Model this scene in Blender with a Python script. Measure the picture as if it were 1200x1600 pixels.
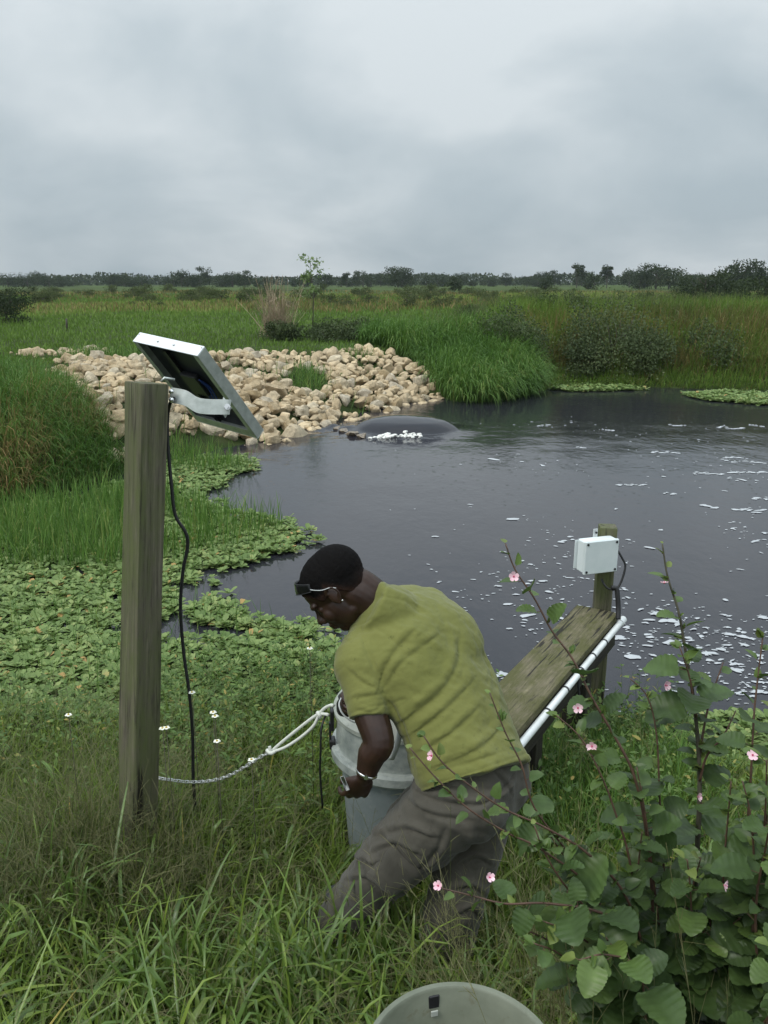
import bpy, math, random, os
import numpy as np
from mathutils import Vector, Matrix
R = math.radians
ONLY = ''
rng = np.random.default_rng(7)
random.seed(7)
for o in list(bpy.data.objects): bpy.data.objects.remove(o)
scn = bpy.context.scene
col = scn.collection
# ------------------------------------------------------------------ camera
PITCH = R(15.7); FPX = 1280.0; CAMZ = 2.4
cd = bpy.data.cameras.new('camera'); cam = bpy.data.objects.new('camera', cd); col.objects.link(cam)
cam.location = (0, 0, CAMZ); cam.rotation_euler = (R(90) - PITCH, 0, 0)
cd.sensor_fit = 'VERTICAL'; cd.sensor_height = 24.0; cd.lens = 24.0 * FPX / 1600.0
cd.clip_start = 0.05; cd.clip_end = 5000
scn.camera = cam
# ------------------------------------------------------------------ sky, sun, exposure
SUN_EL, SUN_AZ = R(52), R(238)       # azimuth clockwise from +Y
wd = bpy.data.worlds.new('World'); scn.world = wd; wd.use_nodes = True
nt = wd.node_tree; nt.nodes.clear()
def N(tree, t, **kw):
    n = tree.nodes.new(t)
    for k, v in kw.items():
        if k in n.inputs: n.inputs[k].default_value = v
        else: setattr(n, k, v)
    return n
def build_world():
    L = nt.links.new
    sky = N(nt, 'ShaderNodeTexSky'); sky.sky_type = 'NISHITA'; sky.sun_disc = False
    sky.sun_elevation = SUN_EL; sky.sun_rotation = SUN_AZ; sky.dust_density = 3
    tc = N(nt, 'ShaderNodeTexCoord'); sep = N(nt, 'ShaderNodeSeparateXYZ'); L(tc.outputs['Generated'], sep.inputs[0])
    # project the view direction on a cloud layer: xy / (z + c)
    def M(op, a, b=None, c=None):
        n = N(nt, 'ShaderNodeMath', operation=op)
        for i, v in enumerate((a, b, c)):
            if v is None: continue
            if hasattr(v, 'links'): L(v, n.inputs[i])
            else: n.inputs[i].default_value = v
        return n.outputs[0]
    z = M('MAXIMUM', sep.outputs['Z'], 0.0)
    zz = M('ADD', z, 0.42)
    cx = M('DIVIDE', sep.outputs['X'], zz); cy = M('DIVIDE', sep.outputs['Y'], zz)
    cmb = N(nt, 'ShaderNodeCombineXYZ'); L(cx, cmb.inputs[0]); L(cy, cmb.inputs[1])
    def noise(scale, detail, rough, off, dist=0.0):
        mp = N(nt, 'ShaderNodeMapping'); mp.inputs['Location'].default_value = off
        L(cmb.outputs[0], mp.inputs['Vector'])
        n = N(nt, 'ShaderNodeTexNoise'); n.inputs['Scale'].default_value = scale; n.inputs['Detail'].default_value = detail
        n.inputs['Roughness'].default_value = rough; n.inputs['Distortion'].default_value = dist
        L(mp.outputs[0], n.inputs['Vector']); return n.outputs['Fac']
    n1 = noise(2.3, 7, 0.50, (1.3, 4.1, 0), 0.35)
    n2 = noise(1.05, 3, 0.5, (9.3, 2.1, 0), 0.3)
    n3 = noise(6.0, 5, 0.55, (3.3, 7.1, 0), 0.2)
    f = M('ADD', M('MULTIPLY', n1, 0.62), M('MULTIPLY', n2, 0.55))
    f = M('ADD', f, M('MULTIPLY', n3, 0.14))
    rmp = N(nt, 'ShaderNodeValToRGB'); L(f, rmp.inputs[0])
    e = rmp.color_ramp.elements
    e[0].position = 0.50; e[0].color = (0.445, 0.525, 0.572, 1)
    e[1].position = 0.78; e[1].color = (0.690, 0.750, 0.780, 1)
    m = e.new(0.64); m.color = (0.550, 0.622, 0.662, 1)
    # overcast sky: zenith brighter than the horizon
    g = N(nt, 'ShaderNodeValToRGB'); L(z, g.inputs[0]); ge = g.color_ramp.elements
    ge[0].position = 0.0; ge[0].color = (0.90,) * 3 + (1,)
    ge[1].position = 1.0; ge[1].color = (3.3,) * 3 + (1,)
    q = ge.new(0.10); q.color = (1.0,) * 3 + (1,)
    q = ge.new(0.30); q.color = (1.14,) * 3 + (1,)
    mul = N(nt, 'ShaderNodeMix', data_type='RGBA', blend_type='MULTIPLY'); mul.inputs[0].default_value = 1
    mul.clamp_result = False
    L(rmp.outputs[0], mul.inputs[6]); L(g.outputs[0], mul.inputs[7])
    # Nishita blue behind thin cloud
    sc = N(nt, 'ShaderNodeMix', data_type='RGBA', blend_type='MULTIPLY'); sc.inputs[0].default_value = 1
    sc.clamp_result = False
    L(sky.outputs[0], sc.inputs[6]); sc.inputs[7].default_value = (0.06, 0.06, 0.06, 1)
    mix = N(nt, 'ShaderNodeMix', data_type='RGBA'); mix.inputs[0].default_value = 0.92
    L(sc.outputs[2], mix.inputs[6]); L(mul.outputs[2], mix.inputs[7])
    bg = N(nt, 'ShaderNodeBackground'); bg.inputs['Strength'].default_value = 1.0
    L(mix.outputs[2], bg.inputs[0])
    out = N(nt, 'ShaderNodeOutputWorld'); L(bg.outputs[0], out.inputs[0])
build_world()
sl = bpy.data.lights.new('sun', 'SUN'); sl.energy = 1.5; sl.angle = R(18); sl.color = (1, 0.96, 0.90)
so = bpy.data.objects.new('sun', sl); col.objects.link(so)
sd = Vector((math.sin(SUN_AZ) * math.cos(SUN_EL), math.cos(SUN_AZ) * math.cos(SUN_EL), math.sin(SUN_EL)))
so.rotation_euler = sd.to_track_quat('Z', 'Y').to_euler()
vs = scn.view_settings; vs.view_transform = 'Standard'; vs.look = 'None'; vs.gamma = 1; vs.exposure = 0.0
scn.render.engine = 'CYCLES'; scn.render.resolution_x = 768; scn.render.resolution_y = 1024
scn.cycles.max_bounces = 6; scn.cycles.transparent_max_bounces = 8

# ------------------------------------------------------------------ helpers
cp, sp_ = math.cos(PITCH), math.sin(PITCH)
def at(px, py, D=None, z=None, y=None):
    """photo pixel -> world point, at optical depth D, or on height z, or at world distance y"""
    a, b = (px - 600) / FPX, (py - 800) / FPX
    d = np.array([a, cp - b * sp_, -sp_ - b * cp])
    if D is None:
        D = (z - CAMZ) / d[2] if z is not None else y / d[1]
    return np.array([0, 0, CAMZ]) + D * d
def proj(P):
    P = np.atleast_2d(P); q = P - np.array([0, 0, CAMZ])
    D = q[:, 1] * cp - q[:, 2] * sp_; u = q[:, 1] * sp_ + q[:, 2] * cp
    return 600 + FPX * q[:, 0] / D, 800 - FPX * u / D, D
def nrm(v, ax=-1):
    return v / np.maximum(np.linalg.norm(v, axis=ax, keepdims=True), 1e-9)
_ng = rng.random((256, 256))
def vnoise(x, y, s=1.0, off=0.0):
    x = np.asarray(x, float) * s + off + 500.3; y = np.asarray(y, float) * s + off * 1.7 + 500.7
    xi = np.floor(x).astype(int); yi = np.floor(y).astype(int); fx = x - xi; fy = y - yi
    fx = fx * fx * (3 - 2 * fx); fy = fy * fy * (3 - 2 * fy)
    a = _ng[xi % 256, yi % 256]; b = _ng[(xi + 1) % 256, yi % 256]
    c = _ng[xi % 256, (yi + 1) % 256]; d = _ng[(xi + 1) % 256, (yi + 1) % 256]
    return (a * (1 - fx) + b * fx) * (1 - fy) + (c * (1 - fx) + d * fx) * fy
def fnoise(x, y, s=1.0, off=0.0, o=3):
    r = 0; a = 0.5; t = 0
    for i in range(o):
        r = r + a * vnoise(x, y, s * 2 ** i, off + 13 * i); t += a; a *= 0.5
    return r / t
def sstep(a, b, x):
    t = np.clip((x - a) / (b - a), 0, 1); return t * t * (3 - 2 * t)
def inpoly(P, poly):
    x, y = P[:, 0], P[:, 1]; r = np.zeros(len(x), bool); n = len(poly)
    for i in range(n):
        x1, y1 = poly[i]; x2, y2 = poly[(i + 1) % n]
        c = ((y1 > y) != (y2 > y)) & (x < (x2 - x1) * (y - y1) / (y2 - y1 + 1e-12) + x1)
        r ^= c
    return r
def polydist(P, poly):
    n = len(poly); best = np.full(len(P), 1e9)
    for i in range(n):
        a = np.array(poly[i]); b = np.array(poly[(i + 1) % n]); ab = b - a
        t = np.clip(((P - a) @ ab) / (ab @ ab), 0, 1)
        best = np.minimum(best, np.linalg.norm(P - (a + t[:, None] * ab), axis=1))
    return best
def tag(o, label=None, cat=None, group=None, kind=None):
    if label: o['label'] = label
    if cat: o['category'] = cat
    if group: o['group'] = group
    if kind: o['kind'] = kind
    return o
def empty(name, loc=(0, 0, 0)):
    o = bpy.data.objects.new(name, None); col.objects.link(o); o.location = loc; o.empty_display_size = 0.1; return o
def mesh(name, V, F, mat, parent=None, attrs=None, smooth=True, link=True):
    """V (n,3); F an int array (m,3|4) or a list of arrays / polygons. World coords; parent at loc -> local offset."""
    V = np.asarray(V, np.float32)
    if parent is not None: V = V - np.array(parent.matrix_basis.translation if parent.parent is None else world_loc(parent), np.float32)
    me = bpy.data.meshes.new(name)
    if isinstance(F, np.ndarray):
        m, k = F.shape
        me.vertices.add(len(V)); me.vertices.foreach_set('co', V.ravel())
        me.loops.add(m * k); me.loops.foreach_set('vertex_index', F.astype(np.int32).ravel())
        me.polygons.add(m); me.polygons.foreach_set('loop_start', np.arange(0, m * k, k, dtype=np.int32))
        me.update(calc_edges=True); me.validate()
    else:
        me.from_pydata([tuple(map(float, v)) for v in V], [], [tuple(int(i) for i in f) for f in F]); me.update()
    if attrs:
        for k_, a in attrs.items():
            at_ = me.attributes.new(k_, 'FLOAT', 'POINT'); at_.data.foreach_set('value', np.asarray(a, np.float32).ravel())
    if smooth: me.polygons.foreach_set('use_smooth', np.ones(len(me.polygons), bool))
    if mat: me.materials.append(mat)
    o = bpy.data.objects.new(name, me)
    if link: col.objects.link(o)
    if parent is not None: o.parent = parent
    return o
def world_loc(o):
    v = Vector((0, 0, 0))
    while o: v = v + o.location; o = o.parent
    return v
class MB:
    def __init__(s): s.V = []; s.F = []; s.n = 0; s.sm = True
    def add(s, V, F):
        V = np.asarray(V, float); s.V.append(V); s.F += [tuple(int(i) + s.n for i in f) for f in F]; s.n += len(V); return s
    def box(s, c, size, M3=None, bev=0.0):
        hx, hy, hz = [v / 2 for v in size]; b = min(bev, hx * .9, hy * .9, hz * .9)
        M3 = np.eye(3) if M3 is None else np.asarray(M3)   # columns = axes
        if b <= 0:
            V = np.array([[x, y, z] for x in (-hx, hx) for y in (-hy, hy) for z in (-hz, hz)])
            F = [(0, 1, 3, 2), (4, 6, 7, 5), (0, 4, 5, 1), (2, 3, 7, 6), (0, 2, 6, 4), (1, 5, 7, 3)]
            return s.add(V @ M3.T + np.asarray(c), F)
        # bevelled: 24 verts
        V = []; idx = {}
        for sx in (-1, 1):
            for sy in (-1, 1):
                for sz in (-1, 1):
                    for a in range(3):
                        p = [sx * (hx - b), sy * (hy - b), sz * (hz - b)]
                        p[a] = (sx * hx, sy * hy, sz * hz)[a]
                        idx[(sx, sy, sz, a)] = len(V); V.append(p)
        F = []
        for a in range(3):
            b1, b2 = (a + 1) % 3, (a + 2) % 3
            for sg in (-1, 1):
                q = []
                for (u, v) in ((-1, -1), (1, -1), (1, 1), (-1, 1)):
                    k = [0, 0, 0]; k[a] = sg; k[b1] = u; k[b2] = v; q.append(idx[(k[0], k[1], k[2], a)])
                F.append(q if sg > 0 else q[::-1])
        for a in range(3):
            b1, b2 = (a + 1) % 3, (a + 2) % 3
            for u in (-1, 1):
                for v in (-1, 1):
                    k = [0, 0, 0]; k[b1] = u; k[b2] = v
                    k0 = list(k); k0[a] = -1; k1 = list(k); k1[a] = 1
                    q = [idx[(*k0, b1)], idx[(*k1, b1)], idx[(*k1, b2)], idx[(*k0, b2)]]
                    F.append(q if u * v > 0 else q[::-1])
        for sx in (-1, 1):
            for sy in (-1, 1):
                for sz in (-1, 1):
                    q = [idx[(sx, sy, sz, a)] for a in range(3)]
                    F.append(q if sx * sy * sz > 0 else q[::-1])
        return s.add(np.array(V) @ M3.T + np.asarray(c), F)
    def tube(s, P, r, n=8, cap=True, ref=None, r2=None):
        """tube through points P with radii r (r2: second radius along ref axis)"""
        P = np.asarray(P, float); m = len(P); r = np.broadcast_to(np.asarray(r, float), (m,)); 
        r2 = r if r2 is None else np.broadcast_to(np.asarray(r2, float), (m,))
        T = nrm(np.gradient(P, axis=0))
        if ref is None:
            a = np.array([0, 0, 1.0]) if abs(T[0, 2]) < .9 else np.array([1.0, 0, 0])
            U = np.zeros_like(P); u = nrm(np.cross(T[0], a))
            for i in range(m):
                u = nrm(u - T[i] * (u @ T[i])); U[i] = u
        else:
            rf = np.broadcast_to(np.asarray(ref, float), P.shape)
            U = nrm(rf - T * np.sum(rf * T, axis=1, keepdims=True))
        W = np.cross(T, U); th = np.linspace(0, 2 * np.pi, n, endpoint=False)
        V = (P[:, None] + np.cos(th)[None, :, None] * U[:, None] * r[:, None, None] + np.sin(th)[None, :, None] * W[:, None] * r2[:, None, None]).reshape(-1, 3)
        F = [(i * n + j, i * n + (j + 1) % n, (i + 1) * n + (j + 1) % n, (i + 1) * n + j) for i in range(m - 1) for j in range(n)]
        if cap: F.append(tuple(range(n))[::-1]); F.append(tuple((m - 1) * n + j for j in range(n)))
        return s.add(V, F)
    def ell(s, c, r, M3=None, nu=16, nv=10):
        M3 = np.eye(3) if M3 is None else np.asarray(M3)
        V = [(0, 0, -1)]
        for i in range(1, nv):
            a = -math.pi / 2 + math.pi * i / nv
            for j in range(nu): V.append((math.cos(a) * math.cos(2 * math.pi * j / nu), math.cos(a) * math.sin(2 * math.pi * j / nu), math.sin(a)))
        V.append((0, 0, 1)); F = []
        for j in range(nu):
            F.append((0, 1 + (j + 1) % nu, 1 + j))
            for i in range(nv - 2): F.append((1 + i * nu + j, 1 + i * nu + (j + 1) % nu, 1 + (i + 1) * nu + (j + 1) % nu, 1 + (i + 1) * nu + j))
            F.append((1 + (nv - 2) * nu + j, 1 + (nv - 2) * nu + (j + 1) % nu, len(V) - 1))
        return s.add((np.array(V) * np.asarray(r)) @ M3.T + np.asarray(c), F)
    def lathe(s, c, prof, n=48, caps=(True, True), M3=None):
        M3 = np.eye(3) if M3 is None else np.asarray(M3)
        th = np.linspace(0, 2 * np.pi, n, endpoint=False); V = []
        for (r, z) in prof: V += [(r * math.cos(t), r * math.sin(t), z) for t in th]
        m = len(prof); F = [(i * n + j, i * n + (j + 1) % n, (i + 1) * n + (j + 1) % n, (i + 1) * n + j) for i in range(m - 1) for j in range(n)]
        if caps[0]: F.append(tuple(range(n))[::-1])
        if caps[1]: F.append(tuple((m - 1) * n + j for j in range(n)))
        return s.add(np.array(V) @ M3.T + np.asarray(c), F)
    def build(s, name, mat, parent=None, smooth=True, auto=None):
        o = mesh(name, np.concatenate(s.V), s.F, mat, parent, smooth=smooth)
        if smooth and auto is not None:
            try: o.data.set_sharp_from_angle(angle=R(auto))
            except Exception: pass
        return o
def smoothpath(P, n=8):
    """Catmull-Rom through P (any dims)"""
    P = np.asarray(P, float); Q = np.vstack([2 * P[0] - P[1], P, 2 * P[-1] - P[-2]]); out = []
    for i in range(1, len(Q) - 2):
        for t in np.linspace(0, 1, n, endpoint=False):
            a, b, c, d = Q[i - 1], Q[i], Q[i + 1], Q[i + 2]
            out.append(0.5 * (2 * b + (c - a) * t + (2 * a - 5 * b + 4 * c - d) * t * t + (3 * b - a - 3 * c + d) * t ** 3))
    out.append(P[-1]); return np.array(out)

# ------------------------------------------------------------------ materials
def ramp_set(rn, stops):
    e = rn.color_ramp.elements
    while len(e) > 1: e.remove(e[-1])
    e[0].position = stops[0][0]; e[0].color = (*stops[0][1], 1)
    for p, c in stops[1:]:
        q = e.new(p); q.color = (*c, 1)
def leafmat(name, stops, rough=0.45, transl=0.25, spec=0.4, tipmix=None, noise=None):
    """leaf colour picked per leaf by the 'rnd' attribute; tip colour by 't'"""
    m = bpy.data.materials.new(name); m.use_nodes = True; t = m.node_tree; t.nodes.clear(); L = t.links.new
    a = N(t, 'ShaderNodeAttribute', attribute_name='rnd'); r = N(t, 'ShaderNodeValToRGB'); ramp_set(r, stops); L(a.outputs['Fac'], r.inputs[0])
    c = r.outputs[0]
    if tipmix:
        a2 = N(t, 'ShaderNodeAttribute', attribute_name='t'); r2 = N(t, 'ShaderNodeMapRange'); r2.inputs[1].default_value = tipmix[0]; r2.inputs[2].default_value = tipmix[1]
        L(a2.outputs['Fac'], r2.inputs[0]); mx = N(t, 'ShaderNodeMix', data_type='RGBA'); L(r2.outputs[0], mx.inputs[0]); L(c, mx.inputs[6]); mx.inputs[7].default_value = (*tipmix[2], 1); c = mx.outputs[2]
    if noise:
        tc = N(t, 'ShaderNodeTexCoord'); nz = N(t, 'ShaderNodeTexNoise', Scale=noise[0], Detail=3.0); L(tc.outputs['Object'], nz.inputs['Vector'])
        mr = N(t, 'ShaderNodeMapRange'); mr.inputs[1].default_value = .35; mr.inputs[2].default_value = .65; mr.inputs[3].default_value = 1 - noise[1]; mr.inputs[4].default_value = 1 + noise[1]
        L(nz.outputs['Fac'], mr.inputs[0]); mv = N(t, 'ShaderNodeVectorMath', operation='SCALE'); L(c, mv.inputs[0]); L(mr.outputs[0], mv.inputs['Scale']); c = mv.outputs[0]
    p = N(t, 'ShaderNodeBsdfPrincipled', Roughness=rough); p.inputs['Specular IOR Level'].default_value = spec; L(c, p.inputs['Base Color'])
    tr = N(t, 'ShaderNodeBsdfTranslucent'); L(c, tr.inputs['Color'])
    mix = N(t, 'ShaderNodeMixShader'); mix.inputs[0].default_value = transl; L(p.outputs[0], mix.inputs[1]); L(tr.outputs[0], mix.inputs[2])
    o = N(t, 'ShaderNodeOutputMaterial'); L(mix.outputs[0], o.inputs[0]); return m
def mat(name, color, rough=0.6, metal=0.0, spec=0.5, noise=None, bump=None, stops=None, scale3=(1, 1, 1), coord='Object', extra=None):
    """noise=(scale, detail), stops -> ramp over the noise; bump=(scale, strength, distance)"""
    m = bpy.data.materials.new(name); m.use_nodes = True; t = m.node_tree; t.nodes.clear(); L = t.links.new
    p = N(t, 'ShaderNodeBsdfPrincipled', Roughness=rough, Metallic=metal); p.inputs['Specular IOR Level'].default_value = spec
    p.inputs['Base Color'].default_value = (*color, 1)
    o = N(t, 'ShaderNodeOutputMaterial'); L(p.outputs[0], o.inputs[0])
    tc = N(t, 'ShaderNodeTexCoord'); mp = N(t, 'ShaderNodeMapping'); mp.inputs['Scale'].default_value = scale3; L(tc.outputs[coord], mp.inputs[0])
    if stops:
        nz = N(t, 'ShaderNodeTexNoise', Scale=noise[0], Detail=noise[1], Roughness=0.6); L(mp.outputs[0], nz.inputs['Vector'])
        r = N(t, 'ShaderNodeValToRGB'); ramp_set(r, stops); L(nz.outputs['Fac'], r.inputs[0]); c = r.outputs[0]
        if extra:   # (scale, lo, hi, colour) second blotch layer
            n2 = N(t, 'ShaderNodeTexNoise', Scale=extra[0], Detail=5.0, Roughness=0.65); L(tc.outputs[coord], n2.inputs['Vector'])
            mr = N(t, 'ShaderNodeMapRange'); mr.inputs[1].default_value = extra[1]; mr.inputs[2].default_value = extra[2]; L(n2.outputs['Fac'], mr.inputs[0])
            mx = N(t, 'ShaderNodeMix', data_type='RGBA'); L(mr.outputs[0], mx.inputs[0]); L(c, mx.inputs[6]); mx.inputs[7].default_value = (*extra[3], 1); c = mx.outputs[2]
        L(c, p.inputs['Base Color'])
    if bump:
        nb = N(t, 'ShaderNodeTexNoise', Scale=bump[0], Detail=6.0, Roughness=0.6); L(mp.outputs[0], nb.inputs['Vector'])
        b = N(t, 'ShaderNodeBump', Strength=bump[1], Distance=bump[2]); L(nb.outputs['Fac'], b.inputs['Height']); L(b.outputs[0], p.inputs['Normal'])
    return m
M = {}
M['galv'] = mat('galvanised', (.5, .52, .5), .42, .55, noise=(30, 4), stops=[(.3, (.38, .41, .38)), (.7, (.56, .59, .56))], bump=(60, .05, .001))
M['alu'] = mat('aluminium', (.8, .82, .84), .35, .3, noise=(12, 3), stops=[(.3, (.70, .72, .75)), (.7, (.84, .86, .88))])
M['dark'] = mat('dark_plastic', (.015, .015, .017), .4)
M['black'] = mat('black_rubber', (.012, .012, .013), .5, bump=(80, .2, .001))
M['panel_back'] = mat('panel_back', (.02, .023, .03), .45, noise=(6, 3), stops=[(.3, (.012, .014, .02)), (.7, (.035, .04, .05))])
M['cells'] = mat('solar_glass', (.01, .015, .05), .12)
M['wire_blue'] = mat('blue_wire', (.02, .05, .22), .4)
M['pvc'] = mat('white_pvc', (.72, .74, .74), .3, noise=(9, 4), stops=[(.3, (.6, .62, .6)), (.6, (.76, .78, .78))])
M['boxm'] = mat('box_plastic', (.62, .68, .69), .4, noise=(14, 4), stops=[(.35, (.60, .66, .67)), (.65, (.66, .71, .72))])
M['boxside'] = mat('box_plastic_body', (.68, .73, .74), .45)
M['rope'] = mat('white_rope', (.62, .64, .58), .7, bump=(300, .5, .002))
M['chain'] = mat('chain_steel', (.62, .63, .62), .35, .8)
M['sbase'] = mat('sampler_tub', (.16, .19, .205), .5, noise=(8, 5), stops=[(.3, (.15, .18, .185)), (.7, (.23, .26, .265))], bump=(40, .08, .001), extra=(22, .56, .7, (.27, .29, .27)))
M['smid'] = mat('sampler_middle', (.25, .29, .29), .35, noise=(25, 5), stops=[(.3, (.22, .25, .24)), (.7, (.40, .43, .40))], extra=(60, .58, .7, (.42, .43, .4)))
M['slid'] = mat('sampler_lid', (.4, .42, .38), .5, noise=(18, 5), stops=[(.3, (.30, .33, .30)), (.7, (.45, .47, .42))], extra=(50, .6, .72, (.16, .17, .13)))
M['bucket'] = mat('bucket_plastic', (.20, .215, .16), .5, noise=(10, 5), stops=[(.3, (.115, .128, .092)), (.7, (.185, .20, .15))], bump=(40, .1, .001), extra=(35, .6, .7, (.12, .12, .08)))
M['skin'] = mat('skin', (.055, .026, .018), .42, spec=.4, noise=(25, 5), stops=[(.3, (.022, .0105, .0070)), (.7, (.042, .020, .0125))], bump=(220, .15, .001))
M['hair0'] = mat('hair', (.008, .007, .007), .85, spec=.15, noise=(150, 4), stops=[(.3, (.005, .0045, .0045)), (.7, (.014, .012, .011))], bump=(420, .8, .003))
M['eye'] = mat('eye_white', (.6, .58, .55), .2)
M['white'] = mat('white_plastic', (.55, .57, .57), .35)
M['froth'] = mat('froth', (.8, .8, .76), .6, bump=(30, .6, .02))
M['foam'] = mat('foam', (.42, .44, .46), .7, bump=(40, .3, .01))
M['steel'] = mat('steel', (.7, .7, .7), .22, 1.0)
M['boot'] = mat('boot', (.012, .012, .012), .35)
M['petal'] = mat('petal', (.78, .42, .50), .5, noise=(60, 2), stops=[(.3, (.72, .40, .48)), (.7, (.84, .62, .67))])
M['petal_c'] = mat('flower_centre', (.45, .04, .12), .5)
M['wflower'] = mat('white_petal', (.8, .8, .7), .6)
def fabric(name, stops, nscale, wr, wd_, scale3=(1, 1, 1), blot=None):
    m = bpy.data.materials.new(name); m.use_nodes = True; t = m.node_tree; t.nodes.clear(); L = t.links.new
    tc = N(t, 'ShaderNodeTexCoord')
    nz = N(t, 'ShaderNodeTexNoise', Scale=nscale, Detail=6.0, Roughness=.6); L(tc.outputs['Object'], nz.inputs['Vector'])
    r = N(t, 'ShaderNodeValToRGB'); ramp_set(r, stops); L(nz.outputs['Fac'], r.inputs[0]); c = r.outputs[0]
    if blot:
        n2 = N(t, 'ShaderNodeTexNoise', Scale=blot[0], Detail=4.0, Roughness=.7); L(tc.outputs['Object'], n2.inputs['Vector'])
        mr = N(t, 'ShaderNodeMapRange'); mr.inputs[1].default_value = blot[1]; mr.inputs[2].default_value = blot[2]; mr.inputs[4].default_value = blot[4]; L(n2.outputs['Fac'], mr.inputs[0])
        mx = N(t, 'ShaderNodeMix', data_type='RGBA'); L(mr.outputs[0], mx.inputs[0]); L(c, mx.inputs[6]); mx.inputs[7].default_value = (*blot[3], 1); c = mx.outputs[2]
    p = N(t, 'ShaderNodeBsdfPrincipled', Roughness=.9); p.inputs['Specular IOR Level'].default_value = .2; p.inputs['Sheen Weight'].default_value = .15; L(c, p.inputs['Base Color'])
    mp = N(t, 'ShaderNodeMapping'); mp.inputs['Scale'].default_value = scale3; L(tc.outputs['Object'], mp.inputs[0])
    n3 = N(t, 'ShaderNodeTexNoise', Scale=wr, Detail=5.0, Roughness=.55, Distortion=.6); L(mp.outputs[0], n3.inputs['Vector'])
    n4 = N(t, 'ShaderNodeTexNoise', Scale=900.0, Detail=2.0); L(tc.outputs['Object'], n4.inputs['Vector'])
    b1 = N(t, 'ShaderNodeBump', Strength=.9, Distance=wd_); L(n3.outputs['Fac'], b1.inputs['Height'])
    b2 = N(t, 'ShaderNodeBump', Strength=.35, Distance=.001); L(n4.outputs['Fac'], b2.inputs['Height']); L(b1.outputs[0], b2.inputs['Normal']); L(b2.outputs[0], p.inputs['Normal'])
    o = N(t, 'ShaderNodeOutputMaterial'); L(p.outputs[0], o.inputs[0]); return m
M['shirt'] = fabric('shirt_cotton', [(.3, (.128, .136, .036)), (.7, (.170, .174, .051))], 4, 9, .008, (1, 1, 1), (45, .62, .70, (.06, .07, .02), .5))
M['pants'] = fabric('trouser_cotton', [(.3, (.054, .050, .040)), (.7, (.090, .083, .067))], 9, 14, .006, (1, 1, .6), (30, .6, .72, (.04, .037, .028), .6))
def wood(name, base, grain, moss, mossamt, zscale=(26, 26, 1.1), rough=.75):
    m = bpy.data.materials.new(name); m.use_nodes = True; t = m.node_tree; t.nodes.clear(); L = t.links.new
    tc = N(t, 'ShaderNodeTexCoord'); mp = N(t, 'ShaderNodeMapping'); mp.inputs['Scale'].default_value = zscale; L(tc.outputs['Object'], mp.inputs[0])
    g = N(t, 'ShaderNodeTexNoise', Scale=3.0, Detail=10.0, Roughness=.72, Distortion=.25); L(mp.outputs[0], g.inputs['Vector'])
    r = N(t, 'ShaderNodeValToRGB'); ramp_set(r, [(.34, grain), (.44, tuple(v * .8 for v in base)), (.54, base), (.68, tuple(v * 1.6 for v in base))]); L(g.outputs['Fac'], r.inputs[0])
    ms = N(t, 'ShaderNodeTexNoise', Scale=3.4, Detail=7.0, Roughness=.68); mp2 = N(t, 'ShaderNodeMapping'); mp2.inputs['Scale'].default_value = tuple(min(3.0, v ** .5) for v in zscale); L(tc.outputs['Object'], mp2.inputs[0]); L(mp2.outputs[0], ms.inputs['Vector'])
    mr = N(t, 'ShaderNodeMapRange'); mr.inputs[1].default_value = .58 - mossamt * .3; mr.inputs[2].default_value = .75 - mossamt * .2; mr.inputs[4].default_value = .85; L(ms.outputs['Fac'], mr.inputs[0])
    mx = N(t, 'ShaderNodeMix', data_type='RGBA'); L(mr.outputs[0], mx.inputs[0]); L(r.outputs[0], mx.inputs[6]); mx.inputs[7].default_value = (*moss, 1)
    # dark damp stains running with the grain
    s2 = N(t, 'ShaderNodeTexNoise', Scale=5.0, Detail=6.0, Roughness=.7, Distortion=.3); mp3 = N(t, 'ShaderNodeMapping'); mp3.inputs['Scale'].default_value = tuple(v * .3 if v > 3 else v * .5 for v in zscale); mp3.inputs['Location'].default_value = (3, 7, 1); L(tc.outputs['Object'], mp3.inputs[0]); L(mp3.outputs[0], s2.inputs['Vector'])
    mr2 = N(t, 'ShaderNodeMapRange'); mr2.inputs[1].default_value = .55; mr2.inputs[2].default_value = .68; mr2.inputs[4].default_value = .75; L(s2.outputs['Fac'], mr2.inputs[0])
    mx2 = N(t, 'ShaderNodeMix', data_type='RGBA'); L(mr2.outputs[0], mx2.inputs[0]); L(mx.outputs[2], mx2.inputs[6]); mx2.inputs[7].default_value = (.022, .02, .014, 1)
    s3 = N(t, 'ShaderNodeTexNoise', Scale=1.3, Detail=3.0, Roughness=.5); mp4 = N(t, 'ShaderNodeMapping'); mp4.inputs['Scale'].default_value = tuple(v * 1.2 if v > 3 else v for v in zscale); mp4.inputs['Location'].default_value = (5, 2, 9); L(tc.outputs['Object'], mp4.inputs[0]); L(mp4.outputs[0], s3.inputs['Vector'])
    mr3 = N(t, 'ShaderNodeMapRange'); mr3.inputs[1].default_value = .625; mr3.inputs[2].default_value = .655; mr3.inputs[4].default_value = .9; L(s3.outputs['Fac'], mr3.inputs[0])
    mx3 = N(t, 'ShaderNodeMix', data_type='RGBA'); L(mr3.outputs[0], mx3.inputs[0]); L(mx2.outputs[2], mx3.inputs[6]); mx3.inputs[7].default_value = (.012, .010, .008, 1)
    p = N(t, 'ShaderNodeBsdfPrincipled', Roughness=rough); p.inputs['Specular IOR Level'].default_value = .3; L(mx3.outputs[2], p.inputs['Base Color'])
    b = N(t, 'ShaderNodeBump', Strength=1.0, Distance=.006); L(g.outputs['Fac'], b.inputs['Height']); L(b.outputs[0], p.inputs['Normal'])
    o = N(t, 'ShaderNodeOutputMaterial'); L(p.outputs[0], o.inputs[0]); return m
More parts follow.
